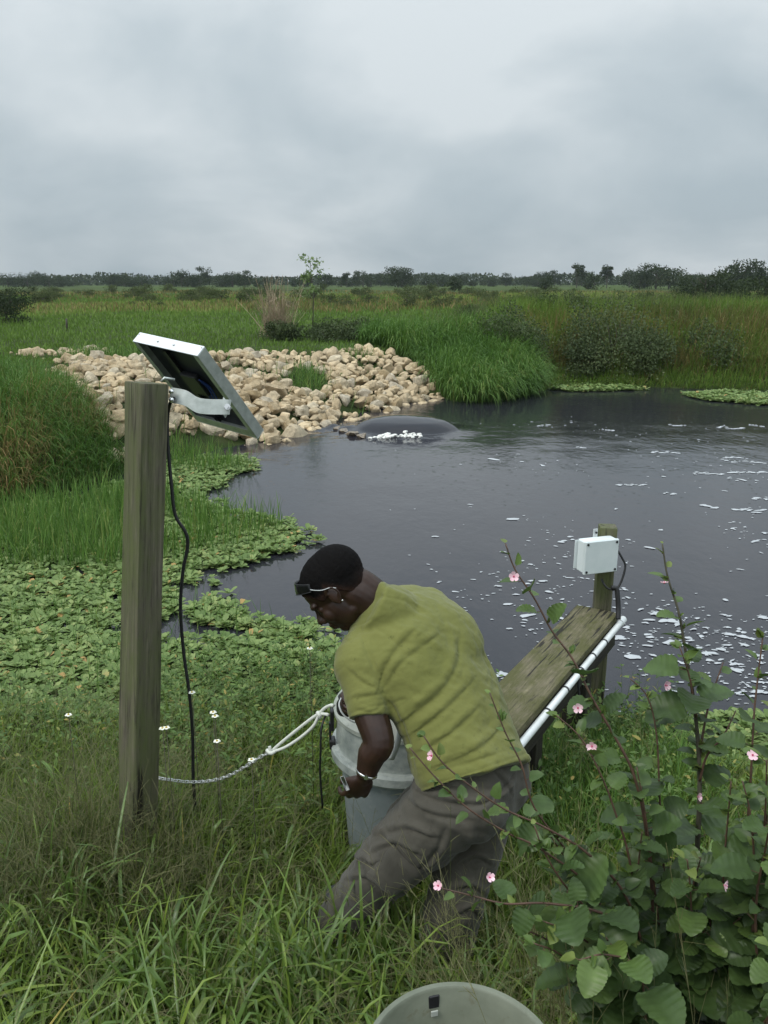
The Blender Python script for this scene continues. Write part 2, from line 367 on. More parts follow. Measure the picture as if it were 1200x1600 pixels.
M['post'] = wood('weathered_post', (.125, .112, .080), (.026, .021, .016), (.100, .120, .042), .66)
M['plankw'] = wood('mossy_plank', (.15, .13, .085), (.04, .032, .02), (.085, .085, .022), .7, zscale=(3, 30, 30), rough=.7)
M['wetwood'] = wood('wet_wood', (.035, .03, .024), (.012, .011, .010), (.03, .035, .014), .3)

# ------------------------------------------------------------------ terrain
POND = [(14, 3.0), (3.0, 3.5), (1.6, 3.66), (.95, 3.68), (.4, 3.95), (-.3, 4.35), (-1, 4.25), (-2, 4.3), (-3.2, 4.4), (-6, 4.5), (-9, 5.2),
        (-8, 7.6), (-5.2, 8.2), (-4.15, 8.7), (-3.6, 9.6), (-3.35, 10.6), (-3.25, 11.1), (-2.9, 11.4), (-2.0, 12.55), (-1.3, 13.9), (-.7, 15.1), (.3, 16.7), (1.05, 17.7),
        (1.5, 17.2), (2.0, 17.1), (2.8, 17.7), (3.5, 18.6), (4.3, 19.6), (6.2, 19.4), (8.2, 18.9), (11, 18.2), (16, 17), (22, 12), (22, 4)]
def height(x, y):
    x = np.asarray(x, float); y = np.asarray(y, float); sh = x.shape
    P = np.stack([x.ravel(), y.ravel()], 1)
    near = (np.abs(P[:, 0]) < 60) & (P[:, 1] > -30) & (P[:, 1] < 80)
    d = np.full(len(P), 60.0); ins = np.zeros(len(P), bool)
    if near.any():
        d[near] = polydist(P[near], POND); ins[near] = inpoly(P[near], POND)
    X, Y = P[:, 0], P[:, 1]
    az = X / np.maximum(Y, .1)
    hn = np.interp(d, [0, .3, 2, 3, 4.3, 9, 40], [0, .09, .24, .44, .78, .95, 1.0])
    hr = np.interp(d, [0, .3, 3.0, 8, 60], [0, .12, .86, .92, .95])
    hl = np.interp(d, [0, .4, 1.2, 2.2, 3.2, 6, 20], [0, .42, .85, 1.02, 1.15, 1.0, .9])
    hb = np.interp(d, [0, .5, 1.8, 3.5, 6, 14, 60], [0, .22, 1.0, 1.38, 1.35, 1.05, .95])
    wl = sstep(-3.0, -3.9, X) * sstep(13.5, 11.0, Y)
    wb = sstep(.06, .16, az)
    hf = hr * (1 - wb) + hb * wb
    hf = hf * (1 - wl) + hl * wl
    wf = sstep(5.2, 8.0, Y)
    h = hn * (1 - wf) + hf * wf
    h = h + .17 * np.exp(-(((X + 1.0) / .45) ** 2 + ((Y - 2.62) / .42) ** 2))
    h = h + (fnoise(X, Y, .9, 3) - .5) * .10 * sstep(0, .8, d) + (fnoise(X, Y, .05, 9) - .5) * .5 * sstep(25, 90, Y)
    h = np.where(ins, -np.minimum(d * .35, .6) - .01, h)
    return h.reshape(sh)
def axis_pts(lo, hi, fine_lo, fine_hi, step, grow):
    a = list(np.arange(fine_lo, fine_hi, step)); s = step
    while a[-1] < hi: s *= grow; a.append(a[-1] + s)
    b = [fine_lo]; s = step
    while b[-1] > lo: s *= grow; b.append(b[-1] - s)
    return np.array(b[:0:-1] + a)
def grid_mesh(name, xs, ys, zf, m):
    X, Y = np.meshgrid(xs, ys); Z = zf(X, Y); V = np.stack([X, Y, Z], -1).reshape(-1, 3)
    nx, ny = len(xs), len(ys); i = np.arange(ny - 1)[:, None] * nx + np.arange(nx - 1)[None]; i = i.ravel()
    F = np.stack([i, i + 1, i + nx + 1, i + nx], 1)
    return mesh(name, V, F, m)
def ground_mat():
    m = bpy.data.materials.new('soil_and_turf'); m.use_nodes = True; t = m.node_tree; t.nodes.clear(); L = t.links.new
    tc = N(t, 'ShaderNodeTexCoord')
    n1 = N(t, 'ShaderNodeTexNoise', Scale=2.5, Detail=8.0, Roughness=.65); L(tc.outputs['Object'], n1.inputs[0])
    near = N(t, 'ShaderNodeValToRGB'); ramp_set(near, [(.3, (.016, .022, .008)), (.5, (.028, .042, .012)), (.7, (.05, .05, .022))]); L(n1.outputs['Fac'], near.inputs[0])
    n2 = N(t, 'ShaderNodeTexNoise', Scale=.06, Detail=9.0, Roughness=.62)
    mp = N(t, 'ShaderNodeMapping'); mp.inputs['Scale'].default_value = (.5, 1, 1); L(tc.outputs['Object'], mp.inputs[0]); L(mp.outputs[0], n2.inputs[0])
    far = N(t, 'ShaderNodeValToRGB'); ramp_set(far, [(.36, (.040, .046, .018)), (.48, (.048, .072, .018)), (.58, (.060, .098, .022)), (.70, (.085, .088, .034))]); L(n2.outputs['Fac'], far.inputs[0])
    sp = N(t, 'ShaderNodeSeparateXYZ'); L(tc.outputs['Object'], sp.inputs[0])
    mr = N(t, 'ShaderNodeMapRange'); mr.inputs[1].default_value = 14; mr.inputs[2].default_value = 30; L(sp.outputs['Y'], mr.inputs[0])
    mx = N(t, 'ShaderNodeMix', data_type='RGBA'); L(mr.outputs[0], mx.inputs[0]); L(near.outputs[0], mx.inputs[6]); L(far.outputs[0], mx.inputs[7])
    p = N(t, 'ShaderNodeBsdfPrincipled', Roughness=.95); p.inputs['Specular IOR Level'].default_value = .1; L(mx.outputs[2], p.inputs['Base Color'])
    b = N(t, 'ShaderNodeBump', Strength=.8, Distance=.05); n3 = N(t, 'ShaderNodeTexNoise', Scale=9.0, Detail=6.0); L(tc.outputs['Object'], n3.inputs[0]); L(n3.outputs['Fac'], b.inputs['Height']); L(b.outputs[0], p.inputs['Normal'])
    o = N(t, 'ShaderNodeOutputMaterial'); L(p.outputs[0], o.inputs[0]); return m
g = grid_mesh('ground', axis_pts(-1800, 1800, -10, 12, .12, 1.08), axis_pts(-300, 2600, -1, 24, .12, 1.06), height, ground_mat())
tag(g, kind='structure')

# ---- water: a sheet with a smooth hump raised above the pond level beside the rocks
WC = np.array([.26, 13.60]); 
def water_z(x, y):
    rx = (x - WC[0]) / (.74 + .25 * sstep(0, .6, x - WC[0])); ry = (y - WC[1]) / (.62)
    r = np.sqrt(rx ** 2 + ry ** 2)
    lip = 0 * r
    bulge = .22 * np.sqrt(np.clip(1 - r ** 2, 0, 1) + .0004) * sstep(1.25, .75, r) + .03 * sstep(1.5, .9, r)
    # turbulent tongue on the left
    tx = x + .75; ty = y - 13.75
    ridge = .07 * np.exp(-((tx * .75 + ty * .55) / .12) ** 2 - ((tx * .55 - ty * .75) / .5) ** 2)
    ch = np.exp(-((tx + .1) / .55) ** 2 - (ty / .5) ** 2) * (fnoise(x, y, 6, 4) - .5) * .10
    rip = .010 * (fnoise(x, y, 1.6, 21) - .5) * sstep(3.5, 6, y) + np.exp(-((r - 1.4) / .5) ** 2) * .010 * (fnoise(x, y * 2.5, 3, 2) - .5)
    return lip + bulge + ridge + ch + rip
def water_mat():
    m = bpy.data.materials.new('dark_tannin_water'); m.use_nodes = True; t = m.node_tree; t.nodes.clear(); L = t.links.new
    tc = N(t, 'ShaderNodeTexCoord')
    p = N(t, 'ShaderNodeBsdfPrincipled', Roughness=.06); p.inputs['IOR'].default_value = 1.36
    p.inputs['Base Color'].default_value = (.021, .021, .027, 1); p.inputs['Specular IOR Level'].default_value = .5
    mp = N(t, 'ShaderNodeMapping'); mp.inputs['Scale'].default_value = (1, .6, 1); L(tc.outputs['Object'], mp.inputs[0])
    n1 = N(t, 'ShaderNodeTexNoise', Scale=9.0, Detail=4.0, Roughness=.6); L(mp.outputs[0], n1.inputs[0])
    n2 = N(t, 'ShaderNodeTexNoise', Scale=1.6, Detail=3.0); L(mp.outputs[0], n2.inputs[0])
    vo = N(t, 'ShaderNodeTexVoronoi', Scale=7.0); L(tc.outputs['Object'], vo.inputs[0])
    wv = N(t, 'ShaderNodeMath', operation='MULTIPLY'); L(vo.outputs['Distance'], wv.inputs[0]); wv.inputs[1].default_value = 60
    sn = N(t, 'ShaderNodeMath', operation='SINE'); L(wv.outputs[0], sn.inputs[0])
    fd = N(t, 'ShaderNodeMapRange'); fd.inputs[1].default_value = 0; fd.inputs[2].default_value = .35; fd.inputs[3].default_value = 1; fd.inputs[4].default_value = 0; L(vo.outputs['Distance'], fd.inputs[0])
    mm = N(t, 'ShaderNodeMath', operation='MULTIPLY'); L(sn.outputs[0], mm.inputs[0]); L(fd.outputs[0], mm.inputs[1])
    b1 = N(t, 'ShaderNodeBump', Strength=.22, Distance=.02); L(n1.outputs['Fac'], b1.inputs['Height'])
    b2 = N(t, 'ShaderNodeBump', Strength=.16, Distance=.06); L(n2.outputs['Fac'], b2.inputs['Height']); L(b1.outputs[0], b2.inputs['Normal'])
    b3 = N(t, 'ShaderNodeBump', Strength=.10, Distance=.004); L(mm.outputs[0], b3.inputs['Height']); L(b2.outputs[0], b3.inputs['Normal'])
    L(b3.outputs[0], p.inputs['Normal'])
    o = N(t, 'ShaderNodeOutputMaterial'); L(p.outputs[0], o.inputs[0]); return m
w = grid_mesh('pond_water', axis_pts(-12, 24, -1.8, 2.2, .035, 1.07), axis_pts(3, 22, 12.0, 15.2, .035, 1.07), water_z, water_mat())
tag(w, kind='structure')

# ------------------------------------------------------------------ ribbons: grass blades, stalks and leaves
def ribbons(base, d0, L, W, droop, seg=4, rnd=None, twist=None, prof='blade', fold=0.0):
    """N ribbons growing from base along d0, drooping; returns V, F, rnd, t, centre (N,seg+1,3), dirs"""
    n = len(base); base = np.asarray(base, float); d0 = nrm(np.asarray(d0, float))
    L = np.broadcast_to(L, (n,)); W = np.broadcast_to(W, (n,)); droop = np.broadcast_to(droop, (n,))
    if rnd is None: rnd = rng.random(n)
    s = np.linspace(0, 1, seg + 1); C = np.zeros((n, seg + 1, 3)); Dv = np.zeros((n, seg + 1, 3)); p = base.copy()
    for i, si in enumerate(s):
        d = nrm(d0 + np.array([0, 0, -1.0]) * (droop * si ** 1.5)[:, None]); Dv[:, i] = d
        if i: p = p + Dv[:, i - 1] * (L / seg)[:, None]
        C[:, i] = p
    if twist is None: twist = rng.uniform(-.7, .7, n)
    hz = nrm(np.cross(d0, np.array([0.03, 0.02, 1.0])))
    up = nrm(np.cross(hz, d0)); side0 = hz * np.cos(twist)[:, None] + up * np.sin(twist)[:, None]
    if prof == 'blade': w = np.interp(s, [0, .15, .5, .85, 1], [.55, .9, 1, .5, .03])
    elif prof == 'line': w = np.interp(s, [0, 1], [1, .45])
    elif prof == 'leaf': w = np.interp(s, [0, .12, .35, .6, .85, 1], [.1, .55, 1, .85, .4, .02])
    elif prof == 'spat': w = np.interp(s, [0, .25, .6, .85, 1], [.22, .5, .95, 1, .55])
    wv = (W[:, None] * w[None]) * .5
    sd = nrm(side0[:, None] - Dv * np.sum(side0[:, None] * Dv, -1, keepdims=True))
    if fold:
        nn = np.cross(sd, Dv); k = 3
        V = np.stack([C - sd * wv[..., None] + nn * (wv * fold)[..., None], C, C + sd * wv[..., None] + nn * (wv * fold)[..., None]], 2)
    else:
        k = 2; V = np.stack([C - sd * wv[..., None], C + sd * wv[..., None]], 2)
    V = V.reshape(-1, 3)
    b = (np.arange(n) * (seg + 1) * k)[:, None, None] + (np.arange(seg) * k)[None, :, None] + np.arange(k - 1)[None, None]
    b = b.ravel(); F = np.stack([b, b + 1, b + k + 1, b + k], 1)
    return V, F, np.repeat(rnd, (seg + 1) * k), np.tile(np.repeat(s, k), n), C, Dv
class Cloud:
    def __init__(s): s.p = []; s.n = 0
    def add(s, r):
        V, F, a, t = r[:4]; s.p.append((V, F + s.n, a, t)); s.n += len(V); return s
    def build(s, name, m, parent=None):
        return mesh(name, np.concatenate([q[0] for q in s.p]), np.concatenate([q[1] for q in s.p]), m, parent,
                    {'rnd': np.concatenate([q[2] for q in s.p]), 't': np.concatenate([q[3] for q in s.p])})
def dirs(n, lean_lo, lean_hi, az=None, spread=math.pi):
    a = (rng.uniform(-math.pi, math.pi, n) if az is None else az + rng.uniform(-spread, spread, n))
    l = rng.uniform(lean_lo, lean_hi, n)
    return np.stack([np.sin(l) * np.cos(a), np.sin(l) * np.sin(a), np.cos(l)], 1)
def scatter(n, x0, x1, y0, y1, f=None):
    P = np.stack([rng.uniform(x0, x1, n), rng.uniform(y0, y1, n)], 1)
    if f is not None: P = P[f(P) > rng.random(n)]
    return P
def onground(P, dz=-.01):
    return np.column_stack([P, height(P[:, 0], P[:, 1]) + dz])
# ================================================================== ROCKS
ORD = ['first', 'second', 'third', 'fourth', 'fifth', 'sixth', 'seventh', 'eighth', 'ninth', 'tenth', 'eleventh', 'twelfth', 'thirteenth', 'fourteenth', 'fifteenth', 'sixteenth', 'seventeenth', 'eighteenth', 'nineteenth', 'twentieth']
def ordinal(items):
    g_ = {}
    for o, px, base in items: g_.setdefault(base, []).append((px, o))
    for base, l in g_.items():
        l.sort(key=lambda q: q[0])
        for i, (px, o) in enumerate(l): o['label'] = base if len(l) == 1 else base + ', ' + (ORD[i] if i < 20 else 'last') + ' from the left'
def where(px):
    return 'at the left edge' if px < 60 else ('left of the solar panel' if px < 215 else ('above the solar panel' if px < 345 else ('left of the sapling' if px < 480 else ('above the tall grass' if px < 700 else ('above the bank shrubs' if px < 900 else ('right of the pale box' if px < 1060 else 'near the right edge'))))))
def rock_mesh(i, sub=3):
    import bmesh
    bm = bmesh.new(); bmesh.ops.create_icosphere(bm, subdivisions=sub, radius=1.0)
    V = np.array([v.co[:] for v in bm.verts]); F = [tuple(v.index for v in f.verts) for f in bm.faces]; bm.free()
    r_ = np.random.default_rng(100 + i); r = np.ones(len(V))
    for k in range(16):   # cut with planes -> blocky, worn limestone
        n = nrm(r_.normal(size=3)); d = r_.uniform(.48, .84); q = V @ n; m = q > d; V[m] -= np.outer(q[m] - d, n) * .95
    V = V * (1 + (fnoise(V[:, 0] * 1.3 + V[:, 2] * 2 + i * 7, V[:, 1] * 1.3 - V[:, 2], 1.6, i, 4) - .5)[:, None] * .34)
    V = V * (1 + (vnoise(V[:, 0] * 9 + V[:, 2] * 7, V[:, 1] * 9 - V[:, 2] * 5, 1, i) - .5)[:, None] * .05)
    V = V * np.array([1.15, .9, .72]); me = bpy.data.meshes.new('rock'); me.from_pydata([tuple(map(float, v)) for v in V], [], F); me.update()
    me.polygons.foreach_set('use_smooth', np.ones(len(me.polygons), bool)); me.set_sharp_from_angle(angle=R(24)); return me
def rock_mat():
    m = bpy.data.materials.new('tan_limestone'); m.use_nodes = True; t = m.node_tree; t.nodes.clear(); L = t.links.new
    tc = N(t, 'ShaderNodeTexCoord'); oi = N(t, 'ShaderNodeObjectInfo')
    r = N(t, 'ShaderNodeValToRGB'); ramp_set(r, [(0, (.48, .355, .20)), (.35, (.62, .48, .30)), (.7, (.80, .68, .49)), (1, (.60, .52, .40))]); L(oi.outputs['Random'], r.inputs[0])
    n1 = N(t, 'ShaderNodeTexNoise', Scale=1.8, Detail=9.0, Roughness=.7); L(tc.outputs['Object'], n1.inputs[0])
    mr = N(t, 'ShaderNodeMapRange'); mr.inputs[1].default_value = .35; mr.inputs[2].default_value = .68; mr.inputs[3].default_value = .55; mr.inputs[4].default_value = 1.12; L(n1.outputs['Fac'], mr.inputs[0])
    sc = N(t, 'ShaderNodeVectorMath', operation='SCALE'); L(r.outputs[0], sc.inputs[0]); L(mr.outputs[0], sc.inputs['Scale'])
    n2 = N(t, 'ShaderNodeTexNoise', Scale=4.5, Detail=6.0, Roughness=.75); L(tc.outputs['Object'], n2.inputs[0])
    mr2 = N(t, 'ShaderNodeMapRange'); mr2.inputs[1].default_value = .58; mr2.inputs[2].default_value = .70; mr2.inputs[4].default_value = .6; L(n2.outputs['Fac'], mr2.inputs[0])
    mx = N(t, 'ShaderNodeMix', data_type='RGBA'); L(mr2.outputs[0], mx.inputs[0]); L(sc.outputs[0], mx.inputs[6]); mx.inputs[7].default_value = (.20, .16, .11, 1)
    p = N(t, 'ShaderNodeBsdfPrincipled', Roughness=.85); p.inputs['Specular IOR Level'].default_value = .25; L(mx.outputs[2], p.inputs['Base Color'])
    b = N(t, 'ShaderNodeBump', Strength=.7, Distance=.12); L(n2.outputs['Fac'], b.inputs['Height']); L(b.outputs[0], p.inputs['Normal'])
    o = N(t, 'ShaderNodeOutputMaterial'); L(p.outputs[0], o.inputs[0]); return m
M['rock'] = rock_mat()
RIP = [(-3.5, 10.6), (-2.75, 10.95), (-1.8, 12.2), (-1.0, 13.5), (-.5, 14.7), (.5, 16.3), (1.2, 17.3), (1.35, 18.1), (.75, 19.0), (.1, 19.9), (-.5, 20.1), (-1.6, 18.6), (-2.6, 18.2), (-4.2, 17.3), (-5.6, 16.0), (-6.6, 15.5), (-6.4, 14.3), (-5.2, 12.9), (-4.5, 11.8)]
LED = [(-7.6, 17.3), (-6.2, 17.6), (-5.6, 17.9), (-6.5, 18.4), (-7.9, 18.1)]
if ONLY not in ('near',):
    variants = [rock_mesh(i) for i in range(12)]
    for v in variants: v.materials.append(M['rock'])
    cand = []
    poly = np.array(RIP); lo, hi = poly.min(0), poly.max(0)
    for (pl_, cnt) in ((RIP, 16000), (LED, 500)):
        pp = np.array(pl_); P = np.column_stack([rng.uniform(pp[:, 0].min(), pp[:, 0].max(), cnt), rng.uniform(pp[:, 1].min(), pp[:, 1].max(), cnt)]); P = P[inpoly(P, pl_)]
        cand.append(P)
    keep = []
    grassy = lambda p: (vnoise(p[0] * .9, p[1] * .9, 1, 55) > .83) or (abs(p[0] + 1.55) < .45 and abs(p[1] - 16.6) < .8)
    for gi, P in enumerate(cand):
        for p in P:
            s = rng.choice([.08, .11, .145, .19, .24], p=[.28, .28, .24, .13, .07]) * (1.1 if gi == 0 else 1.0)
            if gi == 0 and grassy(p): continue
            if gi == 1 and rng.random() < .4: continue
            if all((p[0] - k[0]) ** 2 + (p[1] - k[1]) ** 2 > (.66 * (s + k[2])) ** 2 for k in keep[-4000:]): keep.append((p[0], p[1], s))
    keep = np.array(keep); Hk = height(keep[:, 0], keep[:, 1]); Dk = proj(np.column_stack([keep[:, :2], Hk]))[2]
    # a second, looser layer lying on the first
    up = []
    for i in rng.permutation(len(keep))[:len(keep) // 2]:
        if keep[i, 1] < 20 and keep[i, 0] > -7.6 and keep[i, 1] < 17.5: up.append((keep[i, 0] + rng.uniform(-.1, .1), keep[i, 1] + rng.uniform(-.1, .1), rng.uniform(.09, .17), Hk[i] + keep[i, 2] * .75))
    allr = [(x, y, s, h + s * .15 + .28 * max(0, float(fnoise(x, y, .7, 19)) - .42)) for (x, y, s), h in zip(keep, Hk)] + up
    def zone(x, y, s, z):
        px, py, D = proj(np.array([x, y, z])); px, py = px[0], py[0]; d_ = polydist(np.array([[x, y]]), POND)[0]
        row = 'at the waterline' if d_ < .45 else ('low down' if d_ < 1.4 else ('high up' if d_ < 2.6 else 'at the back'))
        colm = 'by the left mound' if px < 120 else ('left of the tall post' if px < 190 else ('behind the tall post' if px < 265 else ('below the solar panel' if px < 340 else ('behind the panel' if px < 410 else ('right of the panel' if px < 480 else ('left of the water hump' if px < 560 else 'by the tall grass'))))))
        return px, ('large' if s > .20 else ('medium' if s > .155 else 'small')) + ' rock ' + row + ' ' + colm
    allr.sort(key=lambda r: -r[2] / proj(np.array([r[0], r[1], r[3]]))[2][0])
    print('ROCKS', len(allr))
    small = MB(); RL = []
    for i, (x, y, s, z) in enumerate(allr):
        me = variants[i % 12]; rot = Matrix.Rotation(rng.uniform(0, 6.28), 4, 'Z') @ Matrix.Rotation(rng.normal(0, .35), 4, 'X') @ Matrix.Rotation(rng.normal(0, .3), 4, 'Y')
        if i < 300:
            o = bpy.data.objects.new('rock', me); col.objects.link(o)
            o.matrix_world = Matrix.Translation((x, y, z)) @ rot @ Matrix.Diagonal((s, s * rng.uniform(.8, 1.2), s * rng.uniform(.9, 1.25), 1))
            tag(o, 'rock', 'rock', 'limestone rocks piled on the far bank'); RL.append((o, *zone(x, y, s, z)))
        else:
            V = np.array([v.co[:] for v in variants[i % 12].vertices]); r3 = np.array(rot.to_3x3()); small.add((V * s * np.array([1, rng.uniform(.8, 1.2), 1.1])) @ r3.T + np.array([x, y, z]), [tuple(p.vertices) for p in variants[i % 12].polygons])
    # pebbles between
    for k in range(900):
        p = None
        j = rng.integers(len(keep)); x, y = keep[j, 0] + rng.normal(0, .18), keep[j, 1] + rng.normal(0, .18); s = rng.uniform(.03, .07)
        V = np.array([v.co[:] for v in variants[k % 12].vertices]); small.add(V * s + np.array([x, y, float(height(x, y)) + .01]), [tuple(p.vertices) for p in variants[k % 12].polygons]) if k < 500 else None
    o = small.build('small_rocks', M['rock']); o.data.set_sharp_from_angle(angle=R(38)); tag(o, 'smaller tan stones filling the gaps of the rock heap', 'stones', kind='stuff')
    ordinal(RL)
    # froth and wet rocks at the water hump
    fr_ = MB()
    for k in range(60):
        x = [.0, .10, .42][k % 3] + rng.normal(0, .10); y = 12.92 + rng.normal(0, .05); s = rng.uniform(.015, .042)
        V = np.array([v.co[:] for v in variants[k % 12].vertices]); fr_.add(V * s * np.array([1.2, 1, 1.0]) + np.array([x, y, float(water_z(x, y)) * .4 + rng.uniform(.0, .05)]), [tuple(p.vertices) for p in variants[k % 12].polygons])
    o = fr_.build('froth', M['froth']); tag(o, 'white froth at the near edge of the water hump', 'froth', kind='stuff')
    me = rock_mesh(40); me.materials.append(mat('wet_rock', (.12, .09, .06), .3, noise=(3, 6), stops=[(.3, (.07, .05, .035)), (.7, (.30, .24, .17))]))
    for (x, y, s) in ((-.52, 13.15, .16), (-.66, 13.4, .13), (-.78, 13.62, .11), (-.36, 12.95, .12)):
        o = bpy.data.objects.new('wet_rock', me); col.objects.link(o); o.location = (x, y, .02); o.scale = (s, s, s * .7); o.rotation_euler = (0, .1, rng.uniform(0, 6)); tag(o, 'wet brown rock awash left of the water hump, ' + {.16: 'second from the right', .13: 'second from the left', .11: 'leftmost', .12: 'rightmost'}[s], 'rock', 'wet rocks awash at the hollow')

# ================================================================== FOAM FLECKS on the water
def foam():
    V = []; F = []; n = 0
    def patch(x, y, a, b, rot, z=.0):
        nonlocal n
        k = 12; th = np.linspace(0, 2 * np.pi, k, endpoint=False); r = 1 + .75 * (vnoise(np.cos(th) * 1.5 + x * 9, np.sin(th) * 1.5 + y * 9, 1) - .5) * 2
        px, py = a * r * np.cos(th), b * r * np.sin(th) + a * .35 * np.cos(th * 1.0 + x) ** 2 * (.5 if a > .03 else 0); c, s = math.cos(rot), math.sin(rot)
        X = x + px * c - py * s; Y = y + px * s + py * c; Z = water_z(X, Y) + .005
        Xi = x + (X - x) * .55; Yi = y + (Y - y) * .55; Zi = water_z(Xi, Yi) + .005 + min(b * .35, .006)
        V.extend(zip(X, Y, Z)); V.extend(zip(Xi, Yi, Zi)); F.extend([(n + i, n + (i + 1) % k, n + k + (i + 1) % k, n + k + i) for i in range(k)]); F.append(tuple(n + k + i for i in range(k))); n += 2 * k
    cnt = 0
    # flecks follow the picture: dense to the right, thinning to the left
    while cnt < 1900:
        px, py = rng.uniform(600, 1560), rng.uniform(650, 1150); p = at(px, py, z=0)
        if not (3.6 < p[1] < 18 and p[0] < 13): continue
        dn = np.interp(px, [640, 780, 900, 1200], [.06, .30, .5, 1]) * np.interp(py, [650, 700, 800, 950, 1150], [.5, .45, .8, 1.0, .9])
        dn *= sstep(.40, .62, fnoise(p[0] * .8 + p[1] * .5, p[1] * .55, 1.1, 91)) * .95 + .05
        if rng.random() > dn: continue
        if np.hypot(p[0] - WC[0], (p[1] - WC[1]) * 1.3) < 1.3: continue
        if not inpoly(p[None, :2], POND)[0]: continue
        big = rng.random(); a = rng.uniform(.004, .011) if big < .70 else (rng.uniform(.010, .024) if big < .95 else rng.uniform(.022, .05))
        patch(p[0], p[1], a * (1 + p[1] * .045), a * rng.uniform(.3, .6) * (1 + p[1] * .05), rng.normal(-.1, .4)); cnt += 1
    # larger streaks made of chained patches
    for (px, py, ln) in ((1040, 708, .8), (1150, 718, .9), (1170, 738, .9), (1120, 742, .5), (990, 760, .8), (1045, 770, .3), (1110, 790, .3), (1165, 798, .4), (1190, 800, .3), (1150, 670, .6), (1060, 665, .5), (850, 666, .5), (950, 672, .35), (1180, 665, .4), (910, 700, .25), (1190, 780, .4), (1130, 668, .4), (1095, 740, .4), (1180, 722, .5)):
        p = at(px, py, z=0); ln *= .45; x, y = p[0] - ln / 2, p[1]
        while x < p[0] + ln / 2:
            a = rng.uniform(.018, .048); patch(x, y + rng.normal(0, .03), a, a * rng.uniform(.35, .7), rng.normal(0, .3)); x += a * rng.uniform(.9, 1.7); y += rng.normal(0, .03)
    o = mesh('foam', V, F, M['foam']); tag(o, 'scattered white foam flecks drifting on the dark pond', 'foam', kind='stuff')
if ONLY not in ('near',): foam()

# ================================================================== TREES, BUSHES AND FIELD
M['tree'] = leafmat('far_tree_leaf', [(0, (.022, .034, .016)), (.5, (.036, .055, .022)), (.85, (.052, .070, .028)), (1, (.07, .07, .035))], rough=.7, transl=.2, spec=.15)
M['fshrub'] = leafmat('field_shrub_leaf', [(0, (.045, .062, .022)), (.5, (.075, .100, .034)), (1, (.12, .135, .055))], rough=.7, transl=.25, spec=.15)
M['bark'] = mat('bark', (.06, .05, .04), .9, noise=(4, 4), stops=[(.3, (.04, .034, .028)), (.7, (.09, .08, .065))])
def leafquads(C, size, m_up=.35, rnd=None):
    """randomly turned leaf quads (rhombic) centred on C"""
    n = len(C); a = nrm(rng.normal(size=(n, 3))); b = nrm(np.cross(a, rng.normal(size=(n, 3)))); s = (np.broadcast_to(size, (n,)))[:, None]
    V = np.stack([C - a * s, C + b * s * .55, C + a * s, C - b * s * .55], 1).reshape(-1, 3); i = np.arange(n)[:, None] * 4 + np.arange(4)[None]
    return V, i, np.repeat(rng.random(n) if rnd is None else rnd, 4), np.tile([0, .5, 1, .5], n)
def crown_pts(n, h, w, clumps, seed, base=.18):
    r_ = np.random.default_rng(seed); P = []; R0 = []
    cs = []
    for k in range(clumps):
        a = r_.uniform(0, 6.28); hh = r_.uniform(base, 1); rr = w * .5 * math.sqrt(r_.random()) * (1.05 - .55 * abs(hh - .5)); cs.append((rr * math.cos(a), rr * math.sin(a), h * (hh * .82 + .05), r_.uniform(.16, .32) * w, r_.random()))
    for c in cs:
        m = int(n / clumps); q = nrm(r_.normal(size=(m, 3))) * (r_.random((m, 1)) ** .45) * c[3] * np.array([1, 1, .72]); P.append(q + np.array(c[:3])); R0.append(np.clip(c[4] * .6 + r_.random(m) * .4, 0, 1))
    return np.concatenate(P), np.concatenate(R0)
def tree_kind(seed, h, w, clumps, n, ls, base=.2, mt='tree'):
    P, rn = crown_pts(n, h, w, clumps, seed, base); P[:, 2] = np.maximum(P[:, 2], .05)
    V, F, a, t = leafquads(P, rng.uniform(ls * .6, ls * 1.3, len(P)), rnd=rn)
    crown = mesh('crown', V, F, M[mt], None, {'rnd': a, 't': t}, smooth=False, link=False).data
    tb = MB(); tb.tube([(0, 0, -.3), (0.05, .02, h * .3), (-.05, 0, h * .7)], [w * .035, w * .025, w * .01], 6)
    for k in range(5):
        a_ = k * 1.3 + seed; tb.tube([(0, 0, h * (.2 + .08 * k)), (math.cos(a_) * w * .2, math.sin(a_) * w * .2, h * (.42 + .08 * k))], [w * .015, w * .007], 5)
    me = bpy.data.meshes.new('trunk'); me.from_pydata([tuple(map(float, v)) for v in np.concatenate(tb.V)], [], tb.F); me.materials.append(M['bark']); return crown, me
def put_tree(kind, x, y, s, label, group, name='tree', cat='tree', rot=None):
    z = float(height(x, y)) - .02; o = empty(name, (x, y, z)); tag(o, label, cat, group)
    r = rng.uniform(0, 6.28) if rot is None else rot
    for nm, me in zip(('crown' if cat == 'tree' else 'foliage', 'trunk' if cat == 'tree' else 'stem'), kind):
        c = bpy.data.objects.new(nm, me); col.objects.link(c); c.parent = o
        c.scale = (s, s, s); c.rotation_euler = (0, 0, r)
    return o
